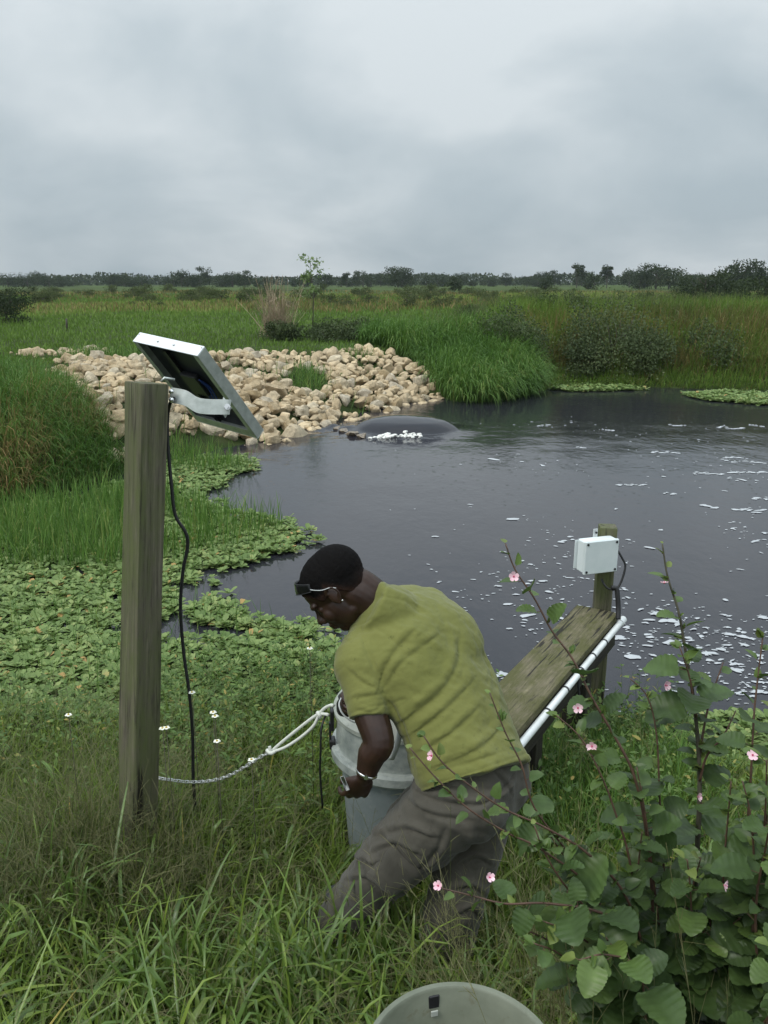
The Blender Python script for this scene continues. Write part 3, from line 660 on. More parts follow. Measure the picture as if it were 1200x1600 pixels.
if ONLY not in ('near',):
    kinds = [tree_kind(1, 5.6, 6.5, 20, 1500, .26), tree_kind(2, 7.0, 5.5, 22, 1500, .27), tree_kind(3, 4.6, 7.5, 22, 1600, .24, .05), tree_kind(4, 6.2, 8.2, 26, 1900, .27), tree_kind(5, 8.2, 4.6, 14, 1000, .28, .45), tree_kind(6, 4.0, 5.0, 16, 1100, .22, .05)]
    TS_ = .80; G = 'dark trees in the row along the horizon'; Lb = ['wide rounded horizon tree', 'taller full horizon tree', 'low spreading horizon tree', 'broad lumpy horizon tree', 'slender open horizon tree', 'small bushy horizon tree']
    x = -128; TLb = []
    while x < 130:
        k = rng.choice(6, p=[.22, .16, .22, .2, .06, .14]); y = rng.uniform(225, 275) + 15 * math.sin(x * .05)
        s = TS_ * rng.uniform(.5, .95) * (1.0 + .15 * math.sin(x * .11 + 1)); o_ = put_tree(kinds[k], x, y, s, Lb[k], G); TLb.append((o_, proj(np.array([x, y, 3.]))[0][0], Lb[k])); x += rng.uniform(2.2, 3.4)
    ordinal([(o_, px, kd + ' ' + where(px)) for o_, px, kd in TLb])
    C_ = []; n_ = 26000; X_ = rng.uniform(-260, 260, n_); Y_ = rng.uniform(330, 400, n_); hh_ = 1.8 + 2.4 * vnoise(X_, X_ * 0, .09, 3) + 1.6 * vnoise(X_, X_ * 0, .4, 8)
    C_ = np.stack([X_, Y_, height(X_, Y_) + hh_ * rng.random(n_) ** .8], 1); V, F, a, t = leafquads(C_, rng.uniform(.4, .9, n_)); o = mesh('far_wood', V, F, M['tree'], None, {'rnd': a, 't': t}, smooth=False); tag(o, 'unbroken dark wood far behind the tree row', 'wood', kind='stuff')
    # a second broken row nearer on the right, and solitary trees
    for (px, d_, k, s, lb) in ((1162, 150, 3, .85, 'tallest dark round tree at the right end of the horizon'), (1186, 150, 3, .68, 'dark tree close to the right edge of the photo on the horizon'), (1147, 155, 1, .66, 'dark tree just left of the tallest round tree on the right'),
                               (1025, 170, 3, .8, 'broad dark tree rising above the tree row right of the middle'), (1045, 175, 0, .8, 'dark tree touching the right side of the broad tree'), (1000, 175, 5, .8, 'low dark tree left of the broad tree on the horizon'),
                               (901, 190, 4, .72, 'slim open tree standing above the tree row near the middle'), (948, 190, 4, .68, 'small slim tree with a round top right of the open one'), (542, 210, 4, .5, 'single slim tree above the row beside the leafy sapling'),
                               (928, 160, 5, .7, 'bushy low tree before the row near the middle'), (853, 120, 1, .33, 'small narrow tree standing in front of the tree row'), (710, 110, 1, .33, 'small dark narrow tree left of the middle of the field'), (628, 200, 3, .75, 'round tree slightly taller than its neighbours left of the middle')):
        p = at(px, 445, y=d_); put_tree(kinds[k], p[0], d_, s, lb, None)
    kb = [tree_kind(11, 1.9, 2.9, 24, 5200, .055, .0), tree_kind(12, 1.6, 2.2, 18, 4200, .05, .0), tree_kind(13, 1.4, 2.8, 22, 4200, .05, .0)]
    for (px, d_, k, s, lb) in ((1100, 62, 0, 1.25, 'large dark green bush in the field on the right'), (1145, 66, 1, 1.0, 'dark bush just right of the largest field bush'), (1075, 66, 2, .9, 'low bush left of the largest field bush'), (1195, 40, 0, .95, 'dark bush cut by the right edge of the photo'),
                               (8, 31, 1, .78, 'dark leafy bush cut by the left edge of the photo'), (-40, 33, 0, .7, 'dark bush outside the left edge'), (737, 34, 2, .42, 'low grey green bush on the field behind the tall grass')):
        if px < -10: continue
        p = at(px, 470, y=d_); put_tree(kb[k], p[0], d_, s, lb, None, 'bush', 'bush')
    # mid-field shrubs in a loose belt
    fb_ = [tree_kind(21 + i, 1.0, 1.9, 14, 800, .07, .0, 'fshrub') for i in range(4)]
    SB = []
    for i in range(150):
        d_ = rng.uniform(48, 120) if i < 120 else rng.uniform(38, 60); px = rng.uniform(-10, 900) if i < 110 else rng.uniform(620, 1205); p = at(px, 460, y=d_)
        s_ = rng.uniform(.35, .85); SB.append((put_tree(fb_[i % 4], p[0], d_, s_ * (.65 + d_ / 150), 'shrub', 'small shrubs in the field', 'shrub', 'shrub'), px, ('bigger' if s_ > .6 else 'tiny') + ' field shrub ' + ('by the tree row ' if d_ > 85 else 'in open grass ') + where(px)))

if ONLY not in ('near',): ordinal(SB)
# dark bank shrubs over the pond
M['bankleaf'] = leafmat('bank_shrub_leaf', [(0, (.034, .052, .019)), (.5, (.060, .088, .030)), (.85, (.095, .125, .048)), (1, (.10, .10, .045))], rough=.6, transl=.25, spec=.25)
def bush(px, y, w, h, label, n=7000, ls=.028, z=None):
    p = at(px, 500, y=y); P, rn = crown_pts(int(n * .8), h, w * 1.15, int(22 + w * 9), int(px), 0.0)
    z0 = float(height(p[0], y)); V, F, a, t = leafquads(P, rng.uniform(ls * .6, ls * 1.4, len(P)), rnd=rn); o = empty('bank_shrub', (p[0], y, z0)); tag(o, label, 'shrub')
    hz = height(p[0] + V[:, 0], y + V[:, 1]) - z0; V[:, 2] += hz * .8
    mesh('foliage', V + np.array([p[0], y, z0]), F, M['bankleaf'], o, {'rnd': a, 't': t}, smooth=False)
    tb = MB()
    for k in range(7):
        a_ = rng.uniform(0, 6.28); q = np.array([p[0], y, z0 - .05]); e = q + np.array([math.cos(a_) * w * .3, math.sin(a_) * w * .3, h * rng.uniform(.5, .9)]); tb.tube(smoothpath([q, (q + e) / 2 + rng.normal(0, .05, 3), e], 3), [.018, .016, .014, .012, .01, .008, .006], 5)
    tb.build('stem', M['bark'], o)
if ONLY not in ('near',):
    for (px, y, w, h, lb) in ((805, 20.2, 1.5, 1.0, 'dark leafy shrub on the bank right behind the tall bright grass'), (962, 20.4, 1.9, 1.35, 'tallest dark shrub on the far bank near its middle'), (915, 20.3, 1.0, .7, 'low dark shrub left of the tallest bank shrub'), (1010, 20.1, 1.1, .85, 'dark shrub right of the tallest bank shrub'),
                              (520, 22.3, 1.2, .5, 'rounded dark shrub behind the top of the rock heap'), (440, 22.5, .9, .45, 'low green shrub behind the rocks left of the rounded one'), (570, 22.6, .9, .5, 'green shrub between the rock heap and the tall grass'),
                              (1120, 20.2, 1.2, .55, 'brownish low shrub on the right part of the far bank'), (880, 23.5, 1.2, .7, 'olive shrub on top of the far bank')):
        bush(px, y, w, h, lb)
    # young sapling and the bare dead shrub beside it
    M['paleleaf'] = leafmat('pale_leaf', [(0, (.12, .19, .06)), (1, (.20, .28, .10))], rough=.5, transl=.35)
    p = at(487, 470, y=24.0); z0 = float(height(p[0], 24.0)); o = empty('sapling', (p[0], 24, z0)); tag(o, 'thin pale green sapling standing above the field behind the rocks', 'sapling')
    tb = MB(); top = z0 + 2.1; tb.tube([(p[0], 24, z0 - .1), (p[0] + .05, 24, z0 + 1), (p[0] - .02, 24, top)], [.022, .014, .006], 6)
    C = []
    for k in range(16):
        s = rng.uniform(.45, 1); q = np.array([p[0], 24, z0 + (top - z0) * s]); a_ = rng.uniform(0, 6.28); e = q + np.array([math.cos(a_) * .28, math.sin(a_) * .28, .16]) * rng.uniform(.6, 1.1); tb.tube([q, e], [.006, .003], 5); C.append(e + rng.normal(0, .06, (22, 3)))
    tb.build('trunk', M['bark'], o); C = np.concatenate(C); V, F, a, t = leafquads(C, rng.uniform(.03, .06, len(C))); mesh('crown', V, F, M['paleleaf'], o, {'rnd': a, 't': t}, smooth=False)
    M['twig'] = mat('dead_twig', (.32, .25, .17), .9)
    p = at(432, 490, y=23.0); z0 = float(height(p[0], 23.0)); cl = Cloud(); n = 240; b_ = np.tile([[p[0], 23, z0]], (n, 1)) + rng.normal(0, .12, (n, 3)) * [1.5, 1, 0]
    r = ribbons(b_, dirs(n, .05, .75), rng.uniform(.5, 1.75, n), .016, .15, 5, prof='line'); cl.add(r); C = r[4]; i = rng.integers(0, n, 500); k = rng.integers(2, 5, 500); cl.add(ribbons(C[i, k], dirs(500, .1, 1.2), rng.uniform(.15, .45, 500), .008, .1, 3, prof='line'))
    o = cl.build('dead_shrub', M['twig']); tag(o, 'bare brown dead shrub of thin twigs behind the rock heap', 'shrub')
    p = at(213 / 2, 535, y=26); z0 = float(height(p[0], 26)); tb = MB(); tb.tube([(p[0], 26, z0 - .1), (p[0] + .02, 26, z0 + .38)], [.035, .03], 8); o = tb.build('fence_stake', M['bark']); tag(o, 'short dark stake standing alone in the bright green field', 'stake')
# ================================================================== OBJECTS
def frame(axis, ref):
    """3x3 with columns x=ref made perpendicular, y, z=axis"""
    z = nrm(np.asarray(axis, float)); x = np.asarray(ref, float); x = nrm(x - z * (x @ z)); y = np.cross(z, x)
    return np.stack([x, y, z], 1)
def timber(name, a, b, wx, wy, ref, m, parent=None, bev=.006, seg=14, rough=.0015):
    """squared timber from a to b with slightly worn edges; the mesh's own Z runs along the grain"""
    a = np.asarray(a, float); b = np.asarray(b, float); L = np.linalg.norm(b - a); R3 = frame(b - a, ref)
    hx, hy = wx / 2, wy / 2; c = bev
    ring = []
    for (sx, sy) in ((1, 1), (-1, 1), (-1, -1), (1, -1)):
        q = [(sx * hx, sy * (hy - c)), (sx * (hx - c * .3), sy * (hy - c * .3)), (sx * (hx - c), sy * hy)]
        if sx * sy < 0: q = q[::-1]
        ring += q
    # add points along faces so that the surface can undulate
    ring = np.array(ring); full = []
    for i in range(len(ring)):
        p, q = ring[i], ring[(i + 1) % len(ring)]; full.append(p)
        if np.linalg.norm(q - p) > .03:
            for t in np.linspace(0, 1, 6)[1:-1]: full.append(p + (q - p) * t)
    full = np.array(full); k = len(full); V = []
    zs = [0] + list(np.linspace(.004, L - .004, seg)) + [L]
    off = rng.random() * 50
    for j, z in enumerate(zs):
        sc = 1 - (.03 if j in (0, len(zs) - 1) else 0)
        n = (vnoise(full[:, 0] * 90 + off, np.full(k, z * 2.2) + full[:, 1] * 90, 1) - .5) * rough * 2
        V += [(*(p * sc * (1 + nn / max(hx, .02))), z) for p, nn in zip(full, n)]
    F = [(j * k + i, j * k + (i + 1) % k, (j + 1) * k + (i + 1) % k, (j + 1) * k + i) for j in range(len(zs) - 1) for i in range(k)]
    F += [tuple(range(k))[::-1], tuple((len(zs) - 1) * k + i for i in range(k))]
    me = bpy.data.meshes.new(name); me.from_pydata([tuple(map(float, v)) for v in V], [], F); me.update()
    me.polygons.foreach_set('use_smooth', np.ones(len(me.polygons), bool)); me.set_sharp_from_angle(angle=R(40))
    me.materials.append(m); o = bpy.data.objects.new(name, me); col.objects.link(o)
    Mx = Matrix([[R3[0, 0], R3[0, 1], R3[0, 2], a[0]], [R3[1, 0], R3[1, 1], R3[1, 2], a[1]], [R3[2, 0], R3[2, 1], R3[2, 2], a[2]], [0, 0, 0, 1]])
    if parent is not None:
        o.parent = parent; o.matrix_local = Matrix.Translation(-world_loc(parent)) @ Mx
    else: o.matrix_world = Mx
    return o

# ---- big leaning post on the left
pt = at(229, 598, D=2.74); pb_ = at(207, 1262, D=3.02); pb_[2] = min(pb_[2], float(height(pb_[0], pb_[1])) - .02)
dirp = nrm(pt - pb_); pbb = pb_ - dirp * .25
post = timber('wooden_post', pbb, pt, .104, .104, (math.cos(R(-40)), math.sin(R(-40)), 0), M['post'], bev=.008, seg=30, rough=.003)
tag(post, 'tall square weathered wooden post with green algae, leaning left in the grass', 'post')

# ---- solar panel on its bracket
Bp = at(308, 556, D=2.84)
cr, cu, cf = np.array([1, 0, 0.]), np.array([0, sp_, cp]), np.array([0, cp, -sp_])
e1 = Bp - at(207, 533, D=3.02)
_D = np.linspace(2.7, 3.6, 200); _c = np.array([abs((at(403, 686, D=q) - Bp) @ e1) for q in _D]); e2 = at(403, 686, D=_D[_c.argmin()]) - Bp
nn_ = nrm(np.array([10, 17, 0.]) @ np.array([cr, cu, cf]) + 7.5 * cf)
l1, l2 = np.linalg.norm(e1), np.linalg.norm(e2)
x_ = e1 / l1; y_ = nrm(e2 - x_ * (e2 @ x_)); R3 = np.stack([x_, y_, nrm(np.cross(x_, y_))], 1)
if R3[:, 2] @ nn_ < 0: sgn = -1
else: sgn = 1
Pc = Bp - e1 / 2 + e2 / 2; TH = .046; nz_ = R3[:, 2] * sgn
sp = empty('solar_panel', Pc); tag(sp, 'small aluminium framed solar panel tilted to the right on top of the tall post', 'solar panel')
fr = MB(); ft = .004
def pl(u, v, wv): return Pc + R3[:, 0] * u + R3[:, 1] * v + nz_ * wv
fr.box(pl(0, -l2 / 2 + ft / 2, TH / 2), (l1, ft, TH), R3, .001)
fr.build('top_rail', M['alu'], sp, smooth=False)
fr = MB(); fr.box(pl(0, l2 / 2 - ft / 2, TH / 2), (l1, ft, TH), R3, .001)
fr.box(pl(-l1 / 2 + ft / 2, 0, TH / 2), (ft, l2 - 2 * ft - .001, TH - .001), R3, .001); fr.box(pl(l1 / 2 - ft / 2, 0, TH / 2), (ft, l2 - 2 * ft - .001, TH - .001), R3, .001)
for sx in (-1, 1): fr.box(pl(sx * (l1 / 2 - ft - .011), 0, .0015), (.02, l2 - 2 * ft - .004, .002), R3)
fr.box(pl(0, l2 / 2 - ft - .022, .0015), (l1 - .052, .04, .002), R3)
fr.build('frame', M['galv'], sp, smooth=False)
bk = MB(); bk.box(pl(0, 0, TH - .010), (l1 - 2 * ft - .001, l2 - 2 * ft - .001, .003), R3); bk.build('backing_sheet', M['panel_back'], sp, smooth=False)
ce = MB(); ce.box(pl(0, 0, TH - .004), (l1 - 2 * ft - .001, l2 - 2 * ft - .001, .003), R3); ce.build('solar_glass', M['cells'], sp, smooth=False)
jb = MB(); jb.box(pl(-.01, -.02, TH - .026), (.09, .11, .022), R3, .004); jb.build('junction_box', M['dark'], sp, smooth=False)
rb = MB(); rb.box(pl(-.055, .02, TH - .022), (.02, l2 - .06, .012), R3); rb.build('stiffener', M['dark'], sp, smooth=False)
wb_ = MB()
for k in range(3):
    P = smoothpath([pl(.0 + .02 * k, -.06, TH - .03), pl(.03 + .015 * k, -.01, TH - .012 - .01), pl(.02 + .02 * k, .08, TH - .03), pl(.05, .13 + .01 * k, TH - .02)], 6); wb_.tube(P, .0035, 6)
wb_.build('lead_wire', M['wire_blue'], sp)
for u in (-.05, .035, l1 / 2 - .006, -l1 / 2 + .006):
    sc = MB(); sc.ell(pl(u, -l2 / 2 - .001, TH * (.5 if abs(u) < .1 else .8)), (.005, .005, .005) if abs(u) < .1 else (.003, .003, .003), R3, 10, 6); sc.build('screw', M['steel'], sp)
# bracket: bent galvanised strap from the post to the panel's near side rail
st_ = smoothpath([at(266, 617, D=2.80), at(290, 622, D=2.79), at(312, 634, D=2.79), at(350, 636, D=2.80), at(360, 636, D=2.81)], 6)
bk2 = empty('mounting_bracket', st_[0]); tag(bk2, 'bent galvanised strap bolting the solar panel to the post', 'bracket')
sb = MB(); upv = nrm(cu + .12 * cr); V = []; 
for i, p in enumerate(st_):
    hh = .026
    for (a, b) in ((-1, -1), (1, -1), (1, 1), (-1, 1)): V.append(p + upv * hh * a + cf * .002 * b)
F = [(i * 4 + j, i * 4 + (j + 1) % 4, i * 4 + 4 + (j + 1) % 4, i * 4 + 4 + j) for i in range(len(st_) - 1) for j in range(4)] + [(3, 2, 1, 0), tuple((len(st_) - 1) * 4 + j for j in range(4))]
sb.add(V, F); sb.build('strap', M['galv'], bk2, smooth=False)
tp = MB(); T = [at(349, 620, D=2.822), at(362, 637, D=2.822), at(352, 653, D=2.822), at(343, 640, D=2.822)]
tp.add([t for t in T] + [t + cf * .004 for t in T], [(3, 2, 1, 0), (4, 5, 6, 7), (0, 1, 5, 4), (1, 2, 6, 5), (2, 3, 7, 6), (3, 0, 4, 7)]); tp.build('gusset_plate', M['galv'], bk2, smooth=False)
bo = MB(); c = at(356, 636, D=2.80); bo.tube([c + cf * .003, c - cf * .008], .011, 6); bo.tube([c - cf * .008, c - cf * .018], .006, 10); bo.build('bolt', M['steel'], bk2, auto=30)
for dy in (-4, 9):
    bo = MB(); c = at(268, 616 + dy, D=2.775); bo.ell(c, (.009, .009, .009)); bo.build('bolt', M['steel'], bk2)
hk = MB(); c = at(252, 596, D=2.78); hk.tube([c, c + np.array([.012, 0, .012]), c + np.array([.04, .02, .004])], .005, 6); hk.build('hook', M['galv'], bk2)
# ---- black cable hanging from the panel down the post
pts = [(272, 622, 2.78), (266, 630, 2.80), (262, 650, 2.84), (262, 690, 2.86), (268, 760, 2.88), (274, 805, 2.90), (290, 832, 2.92), (293, 855, 2.94), (286, 892, 2.96), (282, 950, 3.0), (287, 1020, 3.05), (296, 1085, 3.08), (301, 1150, 3.12), (302, 1215, 3.15), (306, 1275, 3.18)]
cb = MB(); cb.tube(smoothpath([at(a, b, D=c) for a, b, c in pts], 6), .0062, 8)
o = cb.build('cable', M['black']); tag(o, 'black cable hanging from the solar panel beside the tall post into the grass', 'cable')

# ---- sampler drum
GC = np.array([.065, 2.78]); gz = .22
sm = empty('water_sampler', (GC[0], GC[1], gz)); tag(sm, 'round grey plastic water sampler drum the man bends over', 'water sampler')
c3 = np.array([GC[0], GC[1], gz])
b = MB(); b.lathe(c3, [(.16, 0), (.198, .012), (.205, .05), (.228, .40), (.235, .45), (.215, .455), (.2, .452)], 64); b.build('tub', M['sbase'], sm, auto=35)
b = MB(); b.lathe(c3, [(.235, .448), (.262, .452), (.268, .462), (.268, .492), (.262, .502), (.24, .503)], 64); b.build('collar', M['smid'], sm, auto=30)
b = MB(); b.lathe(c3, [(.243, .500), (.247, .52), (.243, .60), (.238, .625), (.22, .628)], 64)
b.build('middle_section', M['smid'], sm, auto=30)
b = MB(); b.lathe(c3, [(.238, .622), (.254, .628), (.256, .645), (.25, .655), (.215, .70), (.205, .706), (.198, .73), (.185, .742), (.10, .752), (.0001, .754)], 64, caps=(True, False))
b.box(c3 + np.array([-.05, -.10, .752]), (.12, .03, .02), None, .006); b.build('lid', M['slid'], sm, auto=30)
for a in (R(187), R(300), R(60)):
    R_ = frame((0, 0, 1), (math.cos(a), math.sin(a), 0)); q = c3 + np.array([.262 * math.cos(a), .262 * math.sin(a), 0])
    b = MB(); b.box(q + np.array([0, 0, .60]), (.014, .035, .085), R_, .004); b.box(q + np.array([0, 0, .50]), (.022, .042, .04), R_, .004); b.box(q + R_[:, 0] * .008 + np.array([0, 0, .55]), (.008, .02, .08), R_, .003); b.build('latch', M['dark'], sm, smooth=False)
b = MB(); q = at(541, 1097, D=2.80); b.lathe(q - np.array([0, 0, .04]), [(.03, 0), (.034, .01), (.034, .035), (.026, .05), (.028, .062), (.02, .072)], 24); b.tube([q + np.array([-.01, -.02, 0]), q + np.array([.05, -.03, .01])], .014, 10)
b.build('connector', M['dark'], sm, auto=30)
b = MB(); b.tube(smoothpath([at(536, 1086, D=2.78), at(530, 1100, D=2.74), at(536, 1116, D=2.73), at(552, 1128, D=2.74), at(568, 1130, D=2.76)], 6), .003, 6)
b.tube(smoothpath([at(540, 1086, D=2.78), at(546, 1104, D=2.74), at(556, 1118, D=2.73), at(570, 1122, D=2.76)], 6), .003, 6); b.build('tubing', M['white'], sm)
b = MB(); b.tube(smoothpath([at(623, 1110, D=2.66), at(627, 1124, D=2.64), at(625, 1145, D=2.64), at(619, 1168, D=2.66), at(612, 1186, D=2.7)], 6), .010, 8, r2=.004); b.build('handle', M['white'], sm)
# thin black cord down the drum's left side
cb = MB(); cb.tube(smoothpath([at(508, 1118, D=2.88), at(502, 1140, D=2.86), at(501, 1175, D=2.87), at(500, 1205, D=2.9), at(504, 1262, D=2.95)], 6), .004, 6)
o = cb.build('cord', M['black']); tag(o, 'thin black cord hanging down the left side of the sampler drum', 'cord')

# ---- chain and white rope
def chain_path():
    return smoothpath([at(240, 1214, D=3.16), at(262, 1218, D=3.14), at(300, 1222, D=3.12), at(335, 1219, D=3.08), at(360, 1211, D=3.05), at(385, 1197, D=3.02), at(405, 1184, D=3.0), at(424, 1174, D=2.98)], 40)
cpth = chain_path(); seglen = np.concatenate([[0], np.cumsum(np.linalg.norm(np.diff(cpth, axis=0), axis=1))])
pitch = .0165; nl = int(seglen[-1] / pitch)
ch = empty('chain', cpth[0]); tag(ch, 'silver steel chain lying between the tall post and the white rope', 'chain')
lk_mesh = None
for i in range(nl):
    s = (i + .5) * pitch; P = np.array([np.interp(s, seglen, cpth[:, k]) for k in range(3)]); Q = np.array([np.interp(s + .005, seglen, cpth[:, k]) for k in range(3)])
    if lk_mesh is None:
        lm = MB(); th = np.linspace(0, 2 * np.pi, 17)[:-1]
        loop = np.stack([np.where(np.cos(th) > 0, .0065, -.0065) + .0055 * np.cos(th), .0055 * np.sin(th), 0 * th], 1)
        loop = np.vstack([loop, loop[:1], loop[1:2]]); lm.tube(loop, .0019, 6, cap=False)
        o = lm.build('link', M['chain'], ch); lk_mesh = o.data
    else:
        o = bpy.data.objects.new('link', lk_mesh); col.objects.link(o); o.parent = ch
    z = nrm(Q - P); ref = np.array([0, 0, 1.0]) if i % 2 == 0 else np.cross(z, [0, 0, 1.0])
    y = nrm(ref - z * (ref @ z)); x = z; w3 = np.cross(x, y)
    Mx = Matrix([[x[0], y[0], w3[0], P[0] - cpth[0][0]], [x[1], y[1], w3[1], P[1] - cpth[0][1]], [x[2], y[2], w3[2], P[2] - cpth[0][2]], [0, 0, 0, 1]])
    # first link mesh was built in world offsets around the origin: undo
    o.matrix_local = Mx @ (Matrix.Translation(Vector(cpth[0])))
rp = MB()
def R_(pts, r=.0058): rp.tube(smoothpath([at(a, b, D=c) for a, b, c in pts], 6), r, 8)
R_([(424, 1174, 2.98), (440, 1160, 2.96), (462, 1142, 2.93), (485, 1124, 2.90), (498, 1115, 2.88), (508, 1106, 2.86), (517, 1102, 2.84), (521, 1103, 2.83)])
R_([(424, 1175, 2.98), (445, 1168, 2.95), (470, 1152, 2.92), (490, 1134, 2.89), (499, 1117, 2.88), (508, 1116, 2.85), (513, 1117, 2.83)])
R_([(421, 1166, 2.97), (423, 1174, 2.97), (427, 1179, 2.97)]); R_([(417, 1172, 2.98), (423, 1177, 2.965), (430, 1174, 2.97)], .007)
R_([(496, 1113, 2.875), (499, 1117, 2.865), (501, 1121, 2.87)], .007)
o = rp.build('rope', M['rope']); tag(o, 'looped white rope tying the chain to the sampler drum', 'rope')

# ---- plank walkway over the water with post, box and conduit
zt = .68
far_l, far_r = at(905, 940, z=zt), at(962, 962, z=zt)
near_r = at(814, 1136, z=zt)
near_l = near_r + (far_l - far_r)
wv_ = far_r - far_l; pw = np.linalg.norm(wv_[:2]); axis = nrm(near_r - far_r)
ctr_f = (far_l + far_r) / 2; ctr_n = (near_l + near_r) / 2 + axis * .25
dk = empty('plank_walkway', (ctr_f[0], ctr_f[1], 0)); tag(dk, 'narrow mossy wooden plank on short legs reaching over the water behind the man', 'walkway')
perp = nrm(np.cross(axis, [0, 0, 1.0]))
if perp @ (far_r - far_l) < 0: perp = -perp
pw = abs(wv_ @ perp)
off = np.array([0, 0, -.022])
def planko(name, a, b, wx, wy, ref): 
    # grain along the mesh's own Z: use a material whose stretch runs along Z
    return timber(name, a, b, wx, wy, ref, M['plankz'], dk, bev=.005, seg=24, rough=.003)
M['plankz'] = wood('mossy_plank_grain', (.17, .145, .095), (.04, .034, .02), (.070, .072, .018), .9, zscale=(30, 30, 2.0))
planko('plank', ctr_f + off, ctr_n + off, pw, .042, perp)
side = perp * (pw / 2 - .02)
timber('side_beam', ctr_f + side + np.array([0, 0, -.115]) + axis * .01, ctr_n + side + np.array([0, 0, -.115]), .036, .135, perp, M['wetwood'], dk, bev=.004)
timber('side_beam', ctr_f - side + np.array([0, 0, -.115]) + axis * .01, ctr_n - side + np.array([0, 0, -.115]), .036, .135, perp, M['wetwood'], dk, bev=.004)
for (s_, t_) in ((.30, 1), (.27, -1), (1.02, 1), (1.0, -1)):
    q = ctr_f + axis * s_ + perp * t_ * (pw / 2 - .085); q = q.copy(); q[2] = -.45
    timber('leg', q, np.array([q[0], q[1], zt - .047]), .085, .085, perp, M['wetwood'], dk, bev=.005)
cfp = ctr_f - axis * .055
q = at(942, 826, D=4.35); 
bx_top = 2.4 - .0
# instrument post at the plank's far end
pz = at(945, 822, y=cfp[1])[2]
ip = timber('instrument_post', np.array([cfp[0] + .01, cfp[1], -.5]), np.array([cfp[0] + .01, cfp[1], pz]), .09, .09, (1, -.12, 0), M['post'], bev=.006, seg=26)
tag(ip, 'short square wooden post standing in the water at the far end of the plank', 'post')
# white box
by = cfp[1] - .045 - .005
BR = frame((0, 0, 1), nrm(np.array([1, .32, 0]))); bd = .085
bc = at(932, 866, y=by - .045)
bw_, bh_ = .195, .175
jb = empty('junction_box', bc); tag(jb, 'pale grey plastic junction box fixed to the short post over the water', 'junction box')
m_ = MB(); m_.box(bc, (bw_, bd - .018, bh_), BR, .006); m_.build('body', M['boxside'], jb, smooth=False)
fb = -BR[:, 1]
if fb[1] > 0: fb = -fb
m_ = MB(); m_.box(bc + fb * (bd / 2 - .001), (bw_ + .006, .018, bh_ + .006), BR, .004); m_.build('lid', M['boxm'], jb, smooth=False)
for sx in (-1, 1):
    for sz in (-1, 1):
        m_ = MB(); q = bc + fb * (bd / 2 + .008) + BR[:, 0] * sx * (bw_ / 2 - .012) + np.array([0, 0, sz * (bh_ / 2 - .012)]); m_.tube([q, q + fb * .003], .0065, 12); m_.build('screw', M['dark'], jb, auto=30)
m_ = MB(); m_.box(bc - fb * .036 + np.array([.006, 0, bh_ / 2 + .018]), (.026, .004, .05), BR, .001); m_.build('mounting_tab', M['white'], jb, smooth=False)
m_ = MB(); q = bc - fb * .030 + np.array([.006, 0, bh_ / 2 + .024]); m_.tube([q, q + fb * .006], .006, 8); m_.build('bolt', M['dark'], jb, auto=30)
m_ = MB(); m_.box(bc - fb * (bd / 2 - .007), (bw_ + .03, .004, bh_ * .9), BR, .001); m_.build('back_plate', M['boxside'], jb, smooth=False)
m_ = MB(); m_.tube([bc + BR[:, 0] * bw_ / 2 + np.array([0, 0, .03]), bc + BR[:, 0] * (bw_ / 2 + .02) + np.array([0, 0, .03])], .011, 12); m_.build('cable_gland', M['dark'], jb, auto=30)
# cable from the box down to the conduit
c0 = bc + BR[:, 0] * (bw_ / 2 + .015) + np.array([0, 0, .03]); Dc = proj(c0)[2][0]
cb = MB(); cb.tube(smoothpath([c0, at(972, 872, D=Dc), at(977, 885, D=Dc), at(971, 908, D=Dc), at(963, 920, D=Dc), at(951, 920, D=Dc), at(944, 913, D=Dc), at(940, 905, D=Dc + .03)], 8), .0058, 8)
cb.tube(smoothpath([at(955, 918, D=Dc), at(963, 920, D=Dc), at(965, 932, D=Dc), at(966, 950, D=Dc), at(966, 968, D=Dc - .01)], 8), .013, 8)
o = cb.build('cable', M['black']); tag(o, 'black cable looping from the pale box to the white pipe', 'cable')
# white conduit along the plank's right edge
ofs = perp * (pw / 2 + .019) + np.array([0, 0, -.05])
a_ = ctr_f + ofs - axis * .03; b_ = ctr_n + ofs
pv = empty('conduit_pipe', a_); tag(pv, 'straight white plastic pipe strapped along the right edge of the plank', 'pipe')
m_ = MB(); m_.tube([a_, b_], .0165, 16); m_.build('pipe', M['pvc'], pv, auto=40)
m_ = MB(); m_.tube([a_ - axis * .012, a_ + axis * .05], .0205, 16); m_.build('coupling', M['pvc'], pv, auto=40)
Lp = np.linalg.norm(b_ - a_)
for s_ in (.33, .52, .70, .92, 1.15):
    if s_ < Lp: m_ = MB(); m_.tube([a_ + axis * s_, a_ + axis * (s_ + .012)], .0185, 16); m_.build('strap', M['dark'], pv, auto=40)
# black chain-like tie hanging under the plank
m_ = MB(); q0 = at(903, 1050, D=3.9); m_.tube(smoothpath([q0, at(904, 1070, D=3.9), at(905, 1092, D=3.9)], 5), .006, 6); o = m_.build('strap', M['black']); tag(o, 'short black strap hanging below the plank above the water', 'strap')

